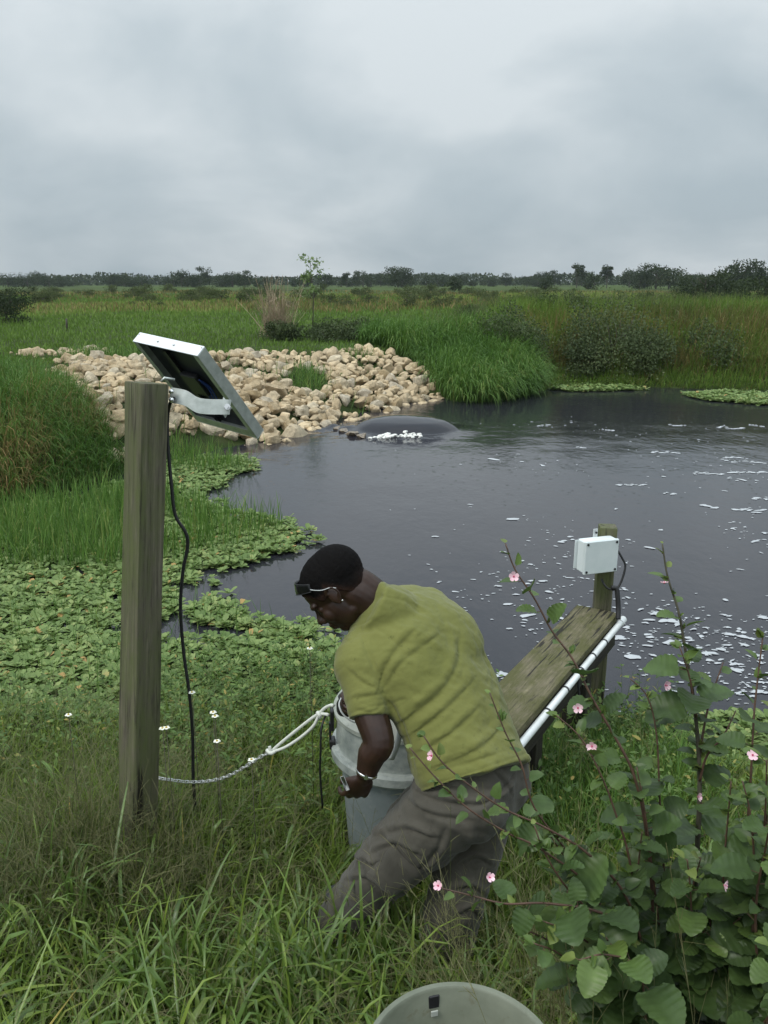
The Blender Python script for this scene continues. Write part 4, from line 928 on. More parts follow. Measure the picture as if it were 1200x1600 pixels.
# ---- bucket at the bottom edge
kc = np.array([.135, 1.10, .0]); kz = float(height(kc[0], kc[1])) - .02
ktop = 1.10; c3 = np.array([kc[0], kc[1], kz]); H = ktop - kz
RB = 1.2
bk = empty('bucket', c3); tag(bk, 'open grey green plastic bucket in the grass at the lower edge', 'bucket')
m_ = MB(); m_.lathe(c3, [(.001, .012), (.108, .012), (.112, .02), (.136, H - .004), (.139, H), (.146, H + .001), (.148, H - .004), (.148, H - .016), (.142, H - .018), (.139, H - .05), (.143, H - .052), (.143, H - .058), (.138, H - .06), (.116, 0), (.001, 0)], 72, caps=(False, False)); m_.V = [(v - c3) * np.array([RB, RB, 1]) + c3 for v in m_.V]; m_.build('pail', M['bucket'], bk, auto=40)
m_ = MB(); a = R(104); q = c3 + np.array([.163 * math.cos(a), .163 * math.sin(a), H - .028]); R_b = frame((0, 0, 1), (math.cos(a), math.sin(a), 0)); m_.box(q, (.006, .022, .03), R_b, .002); m_.build('clip', M['dark'], bk, smooth=False)
m_ = MB(); q = c3 + np.array([.158 * math.cos(a), .158 * math.sin(a), H - .052]); m_.box(q, (.003, .014, .012), R_b, .0005); m_.build('tag', M['slid'], bk, smooth=False)
m_ = MB(); th = np.linspace(R(0), R(-180), 20); m_.tube(np.stack([c3[0] + .182 * np.cos(th), c3[1] + .182 * np.sin(th) * .75, c3[2] + H - .03 + .10 * np.sin(th)], 1), .0022, 6); m_.build('bail_handle', M['steel'], bk)
# ================================================================== THE MAN
def remesh(mb, name, voxel, m, parent=None, smooth_it=4, disp=None):
    """fuse overlapping closed shapes into ONE continuous skin"""
    o = mb.build(name + '_raw', None); md = o.modifiers.new('r', 'REMESH'); md.mode = 'VOXEL'; md.voxel_size = voxel; md.use_smooth_shade = True
    if smooth_it: s = o.modifiers.new('s', 'SMOOTH'); s.iterations = smooth_it; s.factor = .5
    dg = bpy.context.evaluated_depsgraph_get(); me = bpy.data.meshes.new_from_object(o.evaluated_get(dg)); old = o.data
    bpy.data.objects.remove(o); bpy.data.meshes.remove(old)
    n = len(me.vertices); co = np.empty(n * 3, np.float32); me.vertices.foreach_get('co', co); co = co.reshape(-1, 3)
    if disp is not None:
        nr = np.empty(n * 3, np.float32); me.vertices.foreach_get('normal', nr); nr = nr.reshape(-1, 3); co = co + nr * disp(co, nr)[:, None]
    off = world_loc(parent) if parent is not None else Vector((0, 0, 0)); co = co - np.array(off, np.float32)
    me.vertices.foreach_set('co', co.astype(np.float32).ravel()); me.update(); me.polygons.foreach_set('use_smooth', np.ones(len(me.polygons), bool))
    me.materials.clear(); me.materials.append(m); me.name = name
    o2 = bpy.data.objects.new(name, me); col.objects.link(o2)
    if parent is not None: o2.parent = parent
    return o2
A = np.array
lat = nrm(A([.62, .78, 0.]))            # towards his right (away from the camera)
fwd = nrm(A([-.78, .62, 0.]))           # the way he faces
pel = A([.262, 2.235, .90])
# spine: hem, hips, waist, ribs, chest, shoulders, neck base
spine = [A([.28, 2.20, .93]), A([.262, 2.235, .975]), A([.225, 2.30, 1.075]), A([.165, 2.37, 1.175]), A([.10, 2.43, 1.262]), A([.045, 2.475, 1.322]), A([.005, 2.50, 1.352])]
Lsh = A([-.075, 2.315, 1.275]); Rsh = A([.15, 2.59, 1.315])
Lel = A([-.016, 2.165, 1.085]); Lwr = at(571, 1213, D=2.455); 
Rel = A([.03, 2.66, 1.12]); Rwr = at(548, 1078, D=2.86)
Lkn = A([-.010, 2.19, .60]); Lan = A([-.145, 2.27, .33]); Lhip = pel - lat * .095 + A([0, 0, -.03])
Rkn = A([.23, 2.17, .54]); Ran = A([.20, 2.20, .26]); Rhip = pel + lat * .10 + A([0, 0, -.03])
gl = float(height(Lan[0], Lan[1])); gr = float(height(Ran[0], Ran[1]))
man = empty('person', (pel[0], pel[1], min(gl, gr)))
tag(man, 'man in an olive green T-shirt and grey brown trousers bending over the drum', 'person')
# head frame
HC = at(527, 922, D=2.60)
Fh = nrm(-.63 * cr - .77 * cu + .10 * cf); Lh = nrm(-cf + .03 * cr); Lh = nrm(Lh - Fh * (Lh @ Fh)); Uh = np.cross(Fh, Lh); HR = np.stack([Fh, Lh, Uh], 1)
HS = 1.03
def hp(x, y, z): return HC + HR @ (A([x, y, z]) * HS)
def he(mb, c, r, rot=None): mb.ell(hp(*c), A(r) * HS, HR if rot is None else HR @ rot, 24, 16)
def rotY(a): c, s = math.cos(a), math.sin(a); return A([[c, 0, s], [0, 1, 0], [-s, 0, c]])
neckb = A([.03, 2.475, 1.335])
body = MB()
he(body, (-.012, 0, .038), (.100, .077, .088)); he(body, (-.038, 0, .040), (.088, .074, .082)); he(body, (-.03, 0, .01), (.078, .070, .075)); he(body, (.028, 0, -.032), (.064, .062, .080)); he(body, (.052, 0, -.03), (.042, .050, .07))
he(body, (.062, 0, -.088), (.026, .028, .022)); he(body, (.01, 0, -.07), (.05, .056, .035)); he(body, (.076, 0, .024), (.022, .052, .015), rotY(.1)); he(body, (.070, .031, .000), (.012, .016, .011)); he(body, (.070, -.031, .000), (.012, .016, .011)); he(body, (.06, .036, -.03), (.026, .022, .026)); he(body, (.06, -.036, -.03), (.026, .022, .026))
body.tube([hp(.082, 0, .018), hp(.094, 0, -.004), hp(.108, 0, -.024), hp(.106, 0, -.032)], A([.009, .010, .014, .012]) * HS, 12)
for s in (-1, 1): he(body, (.094, .015 * s, -.031), (.013, .009, .010))
he(body, (.088, 0, -.054), (.016, .026, .009)); he(body, (.086, 0, -.067), (.016, .024, .010))
for s in (-1, 1):
    he(body, (.004, .075 * s, -.002), (.017, .008, .026), rotY(-.2))
    P = [hp(.004 + x, (.079 + yy) * s, z) for x, yy, z in ((.014, 0, .016), (.006, .004, .027), (-.008, .008, .029), (-.019, .011, .018), (-.021, .010, .002), (-.013, .006, -.014), (-.002, .002, -.026), (.006, 0, -.028))]
    body.tube(smoothpath(P, 4), .0045, 8)
body.tube(smoothpath([hp(-.055, 0, .01), hp(-.068, 0, -.035), hp(-.074, 0, -.085) * .6 + neckb * .4, neckb + A([.03, .0, .01])], 4), A([.028, .031, .034, .037, .041, .045, .049, .053, .056, .06, .064, .066, .07]), 16); body.tube(smoothpath([hp(-.012, 0, -.01), hp(-.030, 0, -.05), (hp(-.04, 0, -.085) + neckb) / 2, neckb, neckb + A([.03, -.02, -.06])], 5), A([.055, .056, .058, .06, .061, .062, .063, .064, .065, .067, .068, .07, .074, .078, .082, .085, .088, .09, .09, .09, .09]), 20)
# torso core (under the shirt)
body.tube(smoothpath(spine, 3), np.interp(np.linspace(0, 1, 19), [0, .2, .45, .75, .9, 1], [.155, .15, .14, .165, .15, .07]), 20, ref=lat, r2=np.interp(np.linspace(0, 1, 19), [0, .45, .75, 1], [.11, .10, .115, .06]))
def limb(mb, pts, rad, n=16, k=5, **kw):
    P = smoothpath(pts, k); t = np.linspace(0, len(pts) - 1, len(P)); mb.tube(P, np.interp(t, np.arange(len(pts)), rad), n, **kw)
limb(body, [Lsh + A([.05, .05, .0]), Lsh, (Lsh + Lel) / 2 + A([-.01, 0, 0]), Lel, Lel * .6 + Lwr * .4 + A([-.004, 0, .0]), Lwr], [.06, .062, .054, .047, .044, .029])
limb(body, [Rsh - A([.05, .05, .0]), Rsh, (Rsh + Rel) / 2, Rel, Rel * .65 + Rwr * .35, Rwr], [.06, .062, .050, .041, .042, .027])
limb(body, [Lhip + A([.03, .02, .06]), Lhip, (Lhip + Lkn) / 2, Lkn, (Lkn * .6 + Lan * .4), Lan], [.09, .095, .08, .056, .058, .036])
limb(body, [Rhip + A([-.03, -.02, .06]), Rhip, (Rhip + Rkn) / 2, Rkn, (Rkn * .6 + Ran * .4), Ran], [.09, .095, .08, .056, .058, .036])
body.ell(pel, (.13, .12, .10))
def hand(mb, wr, d, palm_n, thumb_side, curl, spread=.10):
    """palm + five separate curled fingers. d: direction wrist->fingers, palm_n: palm normal, thumb_side: sideways"""
    d = nrm(d); pn = nrm(palm_n - d * (palm_n @ d)); sd = np.cross(d, pn)
    if sd @ thumb_side < 0: sd = -sd
    pc = wr + d * .045
    mb.ell(pc, (.050, .038, .015), np.stack([d, sd, np.cross(d, sd)], 1), 18, 12)
    mb.ell(wr + d * .01, (.034, .024, .018), np.stack([d, sd, np.cross(d, sd)], 1), 16, 10)
    L = [.072, .080, .075, .060]
    for k in range(4):
        o = .030 - .0195 * k; b = wr + d * (.080 - abs(k - 1.2) * .004) + sd * o; dk_ = nrm(d + sd * spread * (1.5 - k) * .5)
        P = [b - d * .03, b]; a = .15
        for j, f in enumerate((.42, .32, .26)):
            a += curl[j] * (1 + .08 * k); P.append(P[-1] + (dk_ * math.cos(a) + pn * math.sin(a)) * L[k] * f)
        mb.tube(smoothpath(P, 4), np.interp(np.linspace(0, 1, 17), [0, .25, .5, 1], [.0085, .0092, .0085, .0066]), 10); mb.ell(P[-1], (.0068,) * 3, None, 10, 8)
    P = [wr + d * .015 + sd * .012, wr + d * .04 + sd * .034 + pn * .012, wr + d * .066 + sd * .046 + pn * .026, wr + d * .085 + sd * .038 + pn * .040]
    mb.tube(smoothpath(P, 4), [.013, .013, .0125, .012, .0115, .011, .0105, .010, .0095, .009, .0085, .008, .0075], 10); mb.ell(P[-1], (.008,) * 3, None, 10, 8)
hand(body, Lwr, at(554, 1246, D=2.50) - Lwr, nrm(cf * .8 - cr * .3 - cu * .2), -cr, (.25, .5, .4), .2)
hand(body, Rwr, at(536, 1096, D=2.80) - Rwr, nrm(-cf * .6 + cr * .6 - cu * .3), -cf, (.45, .7, .6))
if ONLY != 'noman':
    remesh(body, 'body', .0036, M['skin'], man, 3)
# eyes
for s in (-1, 1):
    e_ = MB(); he(e_, (.069, .031 * s, .001), (.009, .010, .005)); e_.build('eye', M['eye'], man)
M['hair'] = bpy.data.materials.new('cropped_hair'); M['hair'].use_nodes = True; t_ = M['hair'].node_tree; t_.nodes.clear()
_a = N(t_, 'ShaderNodeAttribute', attribute_name='rnd'); _tc = N(t_, 'ShaderNodeTexCoord'); _n = N(t_, 'ShaderNodeTexNoise', Scale=330.0, Detail=3.0); t_.links.new(_tc.outputs['Object'], _n.inputs[0])
_m = N(t_, 'ShaderNodeMath', operation='MULTIPLY_ADD'); t_.links.new(_n.outputs['Fac'], _m.inputs[0]); _m.inputs[1].default_value = .5; t_.links.new(_a.outputs['Fac'], _m.inputs[2])
_r = N(t_, 'ShaderNodeValToRGB'); ramp_set(_r, [(.2, (.036, .0185, .0135)), (.7, (.0085, .006, .0052)), (1.0, (.0035, .003, .003))]); t_.links.new(_m.outputs[0], _r.inputs[0])
_p = N(t_, 'ShaderNodeBsdfPrincipled', Roughness=.8); _p.inputs['Specular IOR Level'].default_value = .1; t_.links.new(_r.outputs[0], _p.inputs['Base Color']); _b = N(t_, 'ShaderNodeBump', Strength=.7, Distance=.0025); t_.links.new(_n.outputs['Fac'], _b.inputs['Height']); t_.links.new(_b.outputs[0], _p.inputs['Normal'])
_o = N(t_, 'ShaderNodeOutputMaterial'); t_.links.new(_p.outputs[0], _o.inputs[0]); HFADE = []
# hair: close-cropped cap, sinking into the skull below the hairline
hb_ = MB(); he(hb_, (-.012, 0, .038), (.1030, .0800, .0910)); he(hb_, (-.038, 0, .040), (.0910, .0770, .0850)); he(hb_, (-.03, 0, .010), (.0815, .0735, .078))
def hairline(co, nr):
    q = (co - HC.astype(np.float32)) @ HR / HS; x, y, z = q[:, 0], q[:, 1], q[:, 2]
    line = np.interp(x, [-.13, -.06, -.038, -.012, .0, .02, .045, .06, .075, .10], [-.062, -.062, -.035, .012, .024, .012, .020, .050, .070, .085]) + (vnoise(q[:, 0] * 160, q[:, 2] * 160) - .5) * .010
    HFADE.append(np.clip((z - line - .008) / np.interp(x, [-.12, -.03, .02, .08], [.075, .040, .020, .014]), 0, 1) * .75)
    return np.where(z > line, .0, -.012 * np.clip((line - z) / .022, 0, 1)) + (vnoise(q[:, 0] * 300, q[:, 2] * 300 + q[:, 1] * 210) - .5) * .0016
if ONLY != 'noman':
    ho = remesh(hb_, 'hair', .003, M['hair'], man, 2, hairline); at_ = ho.data.attributes.new('rnd', 'FLOAT', 'POINT'); at_.data.foreach_set('value', HFADE[0].astype(np.float32))
# ---- shirt
sh = MB()
t_ = np.linspace(0, 1, 31)
P = smoothpath(spine, 5)
sh.tube(P, np.interp(t_, [0, .12, .3, .5, .7, .85, .94, 1], [.204, .204, .204, .222, .232, .208, .145, .092]), 40, ref=lat,
        r2=np.interp(t_, [0, .12, .3, .5, .7, .85, .94, 1], [.165, .155, .140, .142, .150, .130, .10, .078]))
nc = at(574, 946, D=2.575); limb(sh, [spine[5] + A([.01, .0, -.05]), at(618, 972, D=2.63), at(594, 958, D=2.595), nc], [.10, .108, .098, .084], 28); sh.ell(nc * .45 + spine[5] * .55 + A([.02, .01, -.03]), (.15, .10, .09), frame(nrm(spine[5] - spine[4]), lat), 24, 14); sh.ell(nc * .2 + spine[5] * .8 + A([.02, .01, -.02]), (.18, .12, .09), frame(nrm(spine[5] - spine[4]), lat), 24, 14)
# loose cloth on the back (hump) and the belly hanging down
bk_n = nrm(A([.45, -.25, .86])); sh.ell(spine[4] + A([.065, .035, .02]), (.16, .18, .12), frame(bk_n, lat), 24, 14)
sh.ell(spine[5] + lat * .05 + A([.02, .0, .005]), (.15, .13, .095), frame(bk_n, lat), 24, 14); sh.ell(spine[5] - lat * .085 + A([0, 0, -.02]), (.12, .11, .08), frame(bk_n, lat), 24, 14)
limb(sh, [Lsh + A([.06, .06, .02]), Lsh, Lsh * .62 + Lel * .38, Lsh * .27 + Lel * .73 + A([-.012, 0, 0])], [.083, .082, .072, .065], 24)
limb(sh, [Rsh - A([.06, .06, -.02]), Rsh, Rsh * .62 + Rel * .38, Rsh * .3 + Rel * .7], [.083, .080, .074, .068], 24)
def crease(co, pts, width, depth):
    """a soft fold: raised ridge with a sharp valley beside it, running along a 3-D polyline on the cloth"""
    P = smoothpath(pts, 6); best = np.full(len(co), 9.0); sgn_ = np.zeros(len(co)); tt = np.zeros(len(co))
    for i in range(len(P) - 1):
        a, b = P[i], P[i + 1]; ab = b - a; t = np.clip(((co - a) @ ab) / (ab @ ab), 0, 1); q = co - (a + t[:, None] * ab); dd = np.linalg.norm(q, axis=1)
        m_ = dd < best; best[m_] = dd[m_]; s_ = np.sign(q @ np.cross(ab, cf)); sgn_[m_] = s_[m_]; tt[m_] = (i + t[m_]) / (len(P) - 1)
    x = best * sgn_ / width; return depth * (np.exp(-(x - .7) ** 2 * 2.2) - 1.1 * np.exp(-(x + .35) ** 2 * 5)) * np.sin(np.pi * np.clip(tt * .9 + .08, 0, 1)) ** .6 * (best < width * 3.5)
CR = [([(600, 1085), (625, 1120), (640, 1160), (648, 1200)], .012, .010), ([(590, 1075), (600, 1040), (625, 1005), (655, 975)], .013, .011), ([(603, 1068), (625, 1035), (655, 1010), (690, 985)], .011, .008),
      ([(565, 985), (575, 1015), (590, 1050)], .010, .006), ([(618, 1130), (655, 1105), (690, 1075), (712, 1035), (718, 990)], .014, .011), ([(622, 1150), (665, 1130), (705, 1095), (740, 1060)], .012, .010),
      ([(628, 1175), (680, 1160), (720, 1130), (755, 1095)], .012, .008), ([(640, 1195), (700, 1190), (750, 1165), (790, 1125)], .013, .007), ([(600, 930), (640, 940), (670, 960)], .014, .006),
      ([(545, 1045), (565, 1062), (598, 1078)], .008, .007), ([(556, 1090), (575, 1085), (600, 1082)], .008, .005), ([(745, 1000), (765, 1040), (775, 1085)], .016, .006), ([(690, 1200), (730, 1190), (780, 1175)], .010, .006), ([(560, 1108), (580, 1112), (598, 1100)], .007, .004)]
def folds(co, nr):
    u = (co - A([0, 2.3, 1.2])) @ lat; v = (co - A([0, 2.3, 1.2])) @ nrm(spine[4] - spine[1])
    f = np.zeros(len(co)); vx, vy, vd = proj(co); vis = (nr.astype(float) * (co - A([0, 0, CAMZ]))).sum(1) < 0
    def onback(a, b):
        q = np.hypot(vx - a, vy - b) + np.where(vis, 0, 1e3); return co[q.argmin()].astype(float)
    for (pts, w_, dp) in CR: f += crease(co, [onback(a, b) for a, b in pts], w_ * 1.5, dp * .46) * (.55 + .9 * fnoise(u, v, 16, 61))
    f += (fnoise(u * .8 + .5 * v, v * .5, 18, 31) - .5) * .014 + (fnoise(u + v * .4, v - u * .5, 36, 13) - .5) * .006 + (fnoise(u, v, 7, 77) - .5) * .012
    hem = (co - spine[0]) @ nrm(spine[2] - spine[0])
    for (c_, ax_) in ((Lsh * .27 + Lel * .73 + A([-.012, 0, 0]), Lel - Lsh), (Rsh * .3 + Rel * .7, Rel - Rsh)):   # stitched sleeve hems
        e_ = (c_ - co) @ nrm(ax_); near_ = np.linalg.norm(co - c_, axis=1) < .13; f -= .0022 * np.exp(-((e_ - .020) / .0035) ** 2) * near_
    f -= .0022 * np.exp(-((hem - .024) / .004) ** 2) * (np.linalg.norm(co - spine[0], axis=1) < .26)
    e_ = (nc - co) @ nrm(nc - at(592, 957, D=2.57)); near_ = np.linalg.norm(co - nc, axis=1) < .13; f += near_ * (.004 * np.exp(-((e_ - .006) / .009) ** 2) - .002 * np.exp(-((e_ - .022) / .004) ** 2))
    e_ = (co - (Lsh + A([.03, .03, .0]))) @ nrm(Lsh - Rsh); near_ = np.linalg.norm(co - Lsh, axis=1) < .16; f -= .0022 * np.exp(-(e_ / .004) ** 2) * near_
    f += np.sin(u * 34 + 3 * fnoise(u, v, 4, 8)) * .004 * sstep(.16, .0, hem)
    return f
shirt = remesh(sh, 'shirt', .005, M['shirt'], man, 16, folds) if ONLY != 'noman' else None
# ---- trousers
tr = MB()
tr.tube([pel + A([-.015, .03, .15]), pel + A([.002, .0, .09]), pel + A([.01, -.015, .02]), pel + A([0, 0, -.05]), pel + A([-.01, 0, -.11])], [.145, .170, .184, .188, .15], 28, ref=lat, r2=[.105, .128, .146, .155, .12])
tr.ell(pel - fwd * .055 + lat * .075 + A([0, 0, -.01]), (.115, .115, .115)); tr.ell(pel - fwd * .055 - lat * .075 + A([0, 0, -.02]), (.115, .115, .115))
limb(tr, [Lhip + A([.04, .03, .05]), Lhip, Lhip * .5 + Lkn * .5 + A([0, 0, .0]), Lkn, Lkn * .5 + Lan * .5, Lan + A([.0, 0, .0])], [.115, .128, .116, .096, .090, .084], 26)
limb(tr, [Rhip + A([-.04, -.03, .05]), Rhip, Rhip * .5 + Rkn * .5, Rkn, Rkn * .5 + Ran * .5, Ran], [.115, .126, .114, .092, .088, .082], 26)
TCR = [([(640, 1200), (620, 1240), (600, 1275)], .010, .008), ([(655, 1215), (690, 1228), (735, 1232)], .012, .008), ([(650, 1232), (690, 1250), (740, 1255), (780, 1245)], .012, .009), ([(640, 1250), (680, 1272), (730, 1280)], .011, .008), ([(600, 1300), (640, 1296), (690, 1308)], .012, .009), ([(585, 1330), (620, 1318), (660, 1335)], .010, .010), ([(560, 1345), (600, 1350), (640, 1348)], .010, .009),
      ([(552, 1330), (575, 1345), (600, 1372)], .009, .009), ([(540, 1375), (570, 1372), (610, 1388)], .010, .009), ([(700, 1300), (680, 1335), (650, 1370)], .012, .008), ([(800, 1215), (780, 1240), (740, 1262)], .010, .009), ([(770, 1200), (790, 1225), (800, 1240)], .010, .006), ([(575, 1290), (600, 1305), (625, 1330)], .008, .008), ([(720, 1350), (745, 1340), (770, 1350)], .01, .008), ([(710, 1390), (740, 1385), (765, 1398)], .01, .009), ([(715, 1430), (740, 1420), (765, 1440)], .01, .009)]
def tfold(co, nr):
    vx, vy, vd = proj(co); vis = (nr.astype(float) * (co - A([0, 0, CAMZ]))).sum(1) < 0; fc = np.zeros(len(co))
    def onb(a, b): q_ = np.hypot(vx - a, vy - b) + np.where(vis, 0, 1e3); return co[q_.argmin()].astype(float)
    for (pts, w_, dp) in TCR: fc += crease(co, [onb(a, b) for a, b in pts], w_ * 1.3, dp * .8)
    q = co - Lkn.astype(np.float32); ax = nrm(Lhip - Lkn); v = q @ ax; r = np.linalg.norm(q, axis=1)
    s = co[:, 0] * .6 - co[:, 2]
    f = (fnoise(v + 9, co[:, 1] * .5 + co[:, 0] * .4, 22, 5) - .5) * .034 * sstep(.30, .05, r) + (fnoise(v * 2.2 + 4, co[:, 2] - co[:, 0], 9, 15) - .5) * .024
    h = co - Lhip.astype(np.float32); f += np.sin((h[:, 2] * .8 + h[:, 0] * .5) * 85 + 3 * fnoise(co[:, 0], co[:, 2], 7, 2)) * .006 * sstep(.26, .04, np.linalg.norm(h, axis=1))
    return f * .7 + fc
if ONLY != 'noman': remesh(tr, 'trousers', .006, M['pants'], man, 4, tfold)
# cargo pocket flap on the near thigh + hip pocket seam
def onleg(s, ang, r):
    P = Lhip * (1 - s) + Lkn * s; ax = nrm(Lkn - Lhip); a = nrm(-cf - ax * (-cf @ ax)); b = np.cross(ax, a); return P + (a * math.cos(ang) + b * math.sin(ang)) * r
pk = MB(); V = []; nu, nv = 10, 10
for i in range(nu):
    for j in range(nv):
        s = .50 + .42 * i / (nu - 1); an = -.55 + 1.15 * j / (nv - 1); e_ = min(i, nu - 1 - i, j, nv - 1 - j)
        V.append(onleg(s, an, np.interp(s, [.4, .5, 1], [.124, .120, .103]) + (.010 if e_ > 0 else -.004)))
pk.add(V, [(i * nv + j, i * nv + j + 1, (i + 1) * nv + j + 1, (i + 1) * nv + j) for i in range(nu - 1) for j in range(nv - 1)])
if ONLY != 'noman': pk.build('cargo_pocket', M['pants'], man)
# boots
for (an, kn, gz_) in ((Lan, Lkn, gl), (Ran, Rkn, gr)):
    b = MB(); dirf = nrm(A([-.9, .35, 0])); R3_ = np.stack([dirf, np.cross([0, 0, 1], dirf), A([0, 0, 1.])], 1); f0 = A([an[0], an[1], gz_])
    b.tube([an + A([0, 0, .12]), an, f0 + A([0, 0, .05])], [.052, .050, .048], 16)
    b.ell(f0 + dirf * .05 + A([0, 0, .045]), (.125, .047, .045), R3_, 20, 12); b.ell(f0 + dirf * .11 + A([0, 0, .04]), (.065, .05, .036), R3_, 20, 12); b.box(f0 + dirf * .045 + A([0, 0, .014]), (.27, .088, .028), R3_, .012)
    if ONLY != 'noman': remesh(b, 'boot', .006, M['boot'], man, 2)
# wristwatch
ad = nrm(Lwr - Lel); wc = Lwr - ad * .012; wt = MB(); n_ = 28
a_ = nrm(-cf - ad * (-cf @ ad)); b_ = np.cross(ad, a_); th = np.linspace(0, 2 * np.pi, n_ + 1)
ringp = [wc + a_ * .0325 * math.cos(t) + b_ * .0325 * math.sin(t) for t in th] + [wc + a_ * .0325 * math.cos(th[1]) + b_ * .0325 * math.sin(th[1])]
wt.tube(ringp, .0035, 6, cap=False, ref=ad, r2=.0015); wt.tube([wc + a_ * .0325, wc + a_ * .0355], .007, 20); wt.build('wristwatch', M['steel'], man, auto=35)
# sunglasses pushed over the forehead, pale strap back to the ear
gg = empty('sunglasses', hp(.09, 0, .045)); tag(gg, 'dark wraparound sunglasses worn on the forehead of the bending man', 'sunglasses')
V = []; nu, nv = 22, 7; tilt = rotY(R(-36)); ec = A([-.012, 0, .038])
for i in range(nu):
    a = R(-56 + 112 * i / (nu - 1))
    for j in range(nv):
        el = R(-9 + 18 * j / (nv - 1)) * (1 - .25 * (abs(a) / R(56)) ** 2); q = tilt @ A([math.cos(a) * math.cos(el), math.sin(a) * math.cos(el), math.sin(el)])
        q = q / np.linalg.norm(q / A([.1045, .0812, .0925])); V.append(hp(*(ec + q * (1.07 + .06 * math.cos(a) * math.cos(el)))))
F = [(i * nv + j, (i + 1) * nv + j, (i + 1) * nv + j + 1, i * nv + j + 1) for i in range(nu - 1) for j in range(nv - 1)]
g_ = MB(); g_.add(V, F); o = g_.build('lens', mat('lens', (.006, .006, .007), .12), gg); sd_ = o.modifiers.new('s', 'SOLIDIFY'); sd_.thickness = .0025
g_ = MB(); g_.tube([V[i * nv] for i in range(nu)], .0016, 6); g_.tube([V[i * nv + nv - 1] for i in range(nu)], .0016, 6); g_.build('frame', M['dark'], gg)
for s in (-1, 1):
    g_ = MB(); g_.tube(smoothpath([V[(nu - 1 if s > 0 else 0) * nv + 2], hp(.030, .086 * s, .062), hp(.012, .090 * s, .040), hp(-.012, .091 * s, .024), hp(-.022, .091 * s, .010)], 6), .0012, 6); g_.build('temple_arm', M['white'], gg)
# earring
er = MB(); er.ell(hp(-.004, .086, -.028), (.003, .003, .003), None, 8, 6); er.build('earring', M['steel'], man)
# pale tag held in the left hand
q = at(539, 1224, D=2.455); sl_ = MB(); sl_.box(q, (.012, .05, .002), np.stack([nrm(.8 * cr + .3 * cu), nrm(cu * .9 - .35 * cr - .2 * cf), nrm(-cf)], 1), .0008); o = sl_.build('plastic_strip', M['white']); tag(o, 'short white plastic strip between the fingers of the near hand', 'strip')
# ================================================================== VEGETATION
M['grass'] = leafmat('grass_blade', [(0, (0.080, 0.120, 0.020)), (.35, (0.122, 0.193, 0.029)), (.7, (0.177, 0.250, 0.038)), (.86, (0.246, 0.281, 0.052)), (.93, (0.401, 0.292, 0.077)), (1, (0.640, 0.398, 0.130))], rough=.5, transl=.36, spec=.28)
M['broad'] = leafmat('broad_blade', [(0, (0.079, 0.137, 0.028)), (.5, (0.118, 0.195, 0.034)), (.9, (0.186, 0.253, 0.041)), (1, (0.395, 0.291, 0.064))], rough=.36, transl=.28, spec=.5, noise=(9, .2))
M['straw'] = leafmat('straw_grass', [(0, (0.058, 0.079, 0.023)), (.4, (0.102, 0.110, 0.041)), (.8, (0.160, 0.154, 0.067)), (1, (0.242, 0.231, 0.116))], rough=.6, transl=.3, spec=.3)
M['lett'] = leafmat('water_lettuce_leaf', [(0, (0.110, 0.177, 0.049)), (.4, (0.175, 0.255, 0.080)), (.8, (0.265, 0.348, 0.123)), (.95, (0.348, 0.383, 0.146)), (1, (0.476, 0.312, 0.116))], rough=.5, transl=.3, spec=.28)
M['herb'] = leafmat('herb_leaf', [(0, (0.063, 0.119, 0.025)), (.5, (0.103, 0.182, 0.039)), (.9, (0.165, 0.244, 0.054)), (1, (0.347, 0.252, 0.064))], rough=.5, transl=.3)
M['bright'] = leafmat('bright_tall_grass', [(0, (0.059, 0.125, 0.024)), (.4, (0.095, 0.193, 0.036)), (.85, (0.153, 0.266, 0.055)), (1, (0.244, 0.274, 0.079))], rough=.5, transl=.34, spec=.25)
M['field'] = leafmat('field_grass', [(0, (0.091, 0.151, 0.028)), (.5, (0.136, 0.233, 0.039)), (.85, (0.204, 0.282, 0.060)), (1, (0.340, 0.303, 0.114))], rough=.6, transl=.3, spec=.2)
M['dry'] = leafmat('bank_dry_grass', [(0, (0.087, 0.095, 0.029)), (.35, (0.155, 0.162, 0.048)), (.7, (0.259, 0.198, 0.081)), (1, (0.436, 0.269, 0.128))], rough=.65, transl=.3, spec=.2)
wedge = lambda P, m=.35: (np.abs(P[:, 0]) < .50 * P[:, 1] + m)
inpond = lambda P: inpoly(P, POND)
def avoid(P, man_r=.0):
    k = np.ones(len(P), bool)
    for (cx, cy, r) in ((kc[0], kc[1], .22), (GC[0], GC[1], .24), (pbb[0], pbb[1], .10)): k &= np.hypot(P[:, 0] - cx, P[:, 1] - cy) > r
    return k
def pxpoly(pts, z=0.0): return [tuple(at(a, b, z=z)[:2]) for a, b in pts]
def stuff(o, label, cat): return tag(o, label, cat, kind='stuff')
def near_field(n, y0, y1, f=None, m=.4):
    P = scatter(n, -3.6, 3.6, y0, y1); P = P[wedge(P, m + .8)]; P = P[~inpond(P)]; P = P[avoid(P)]
    if f is not None: P = P[f(P) > rng.random(len(P))]
    return P
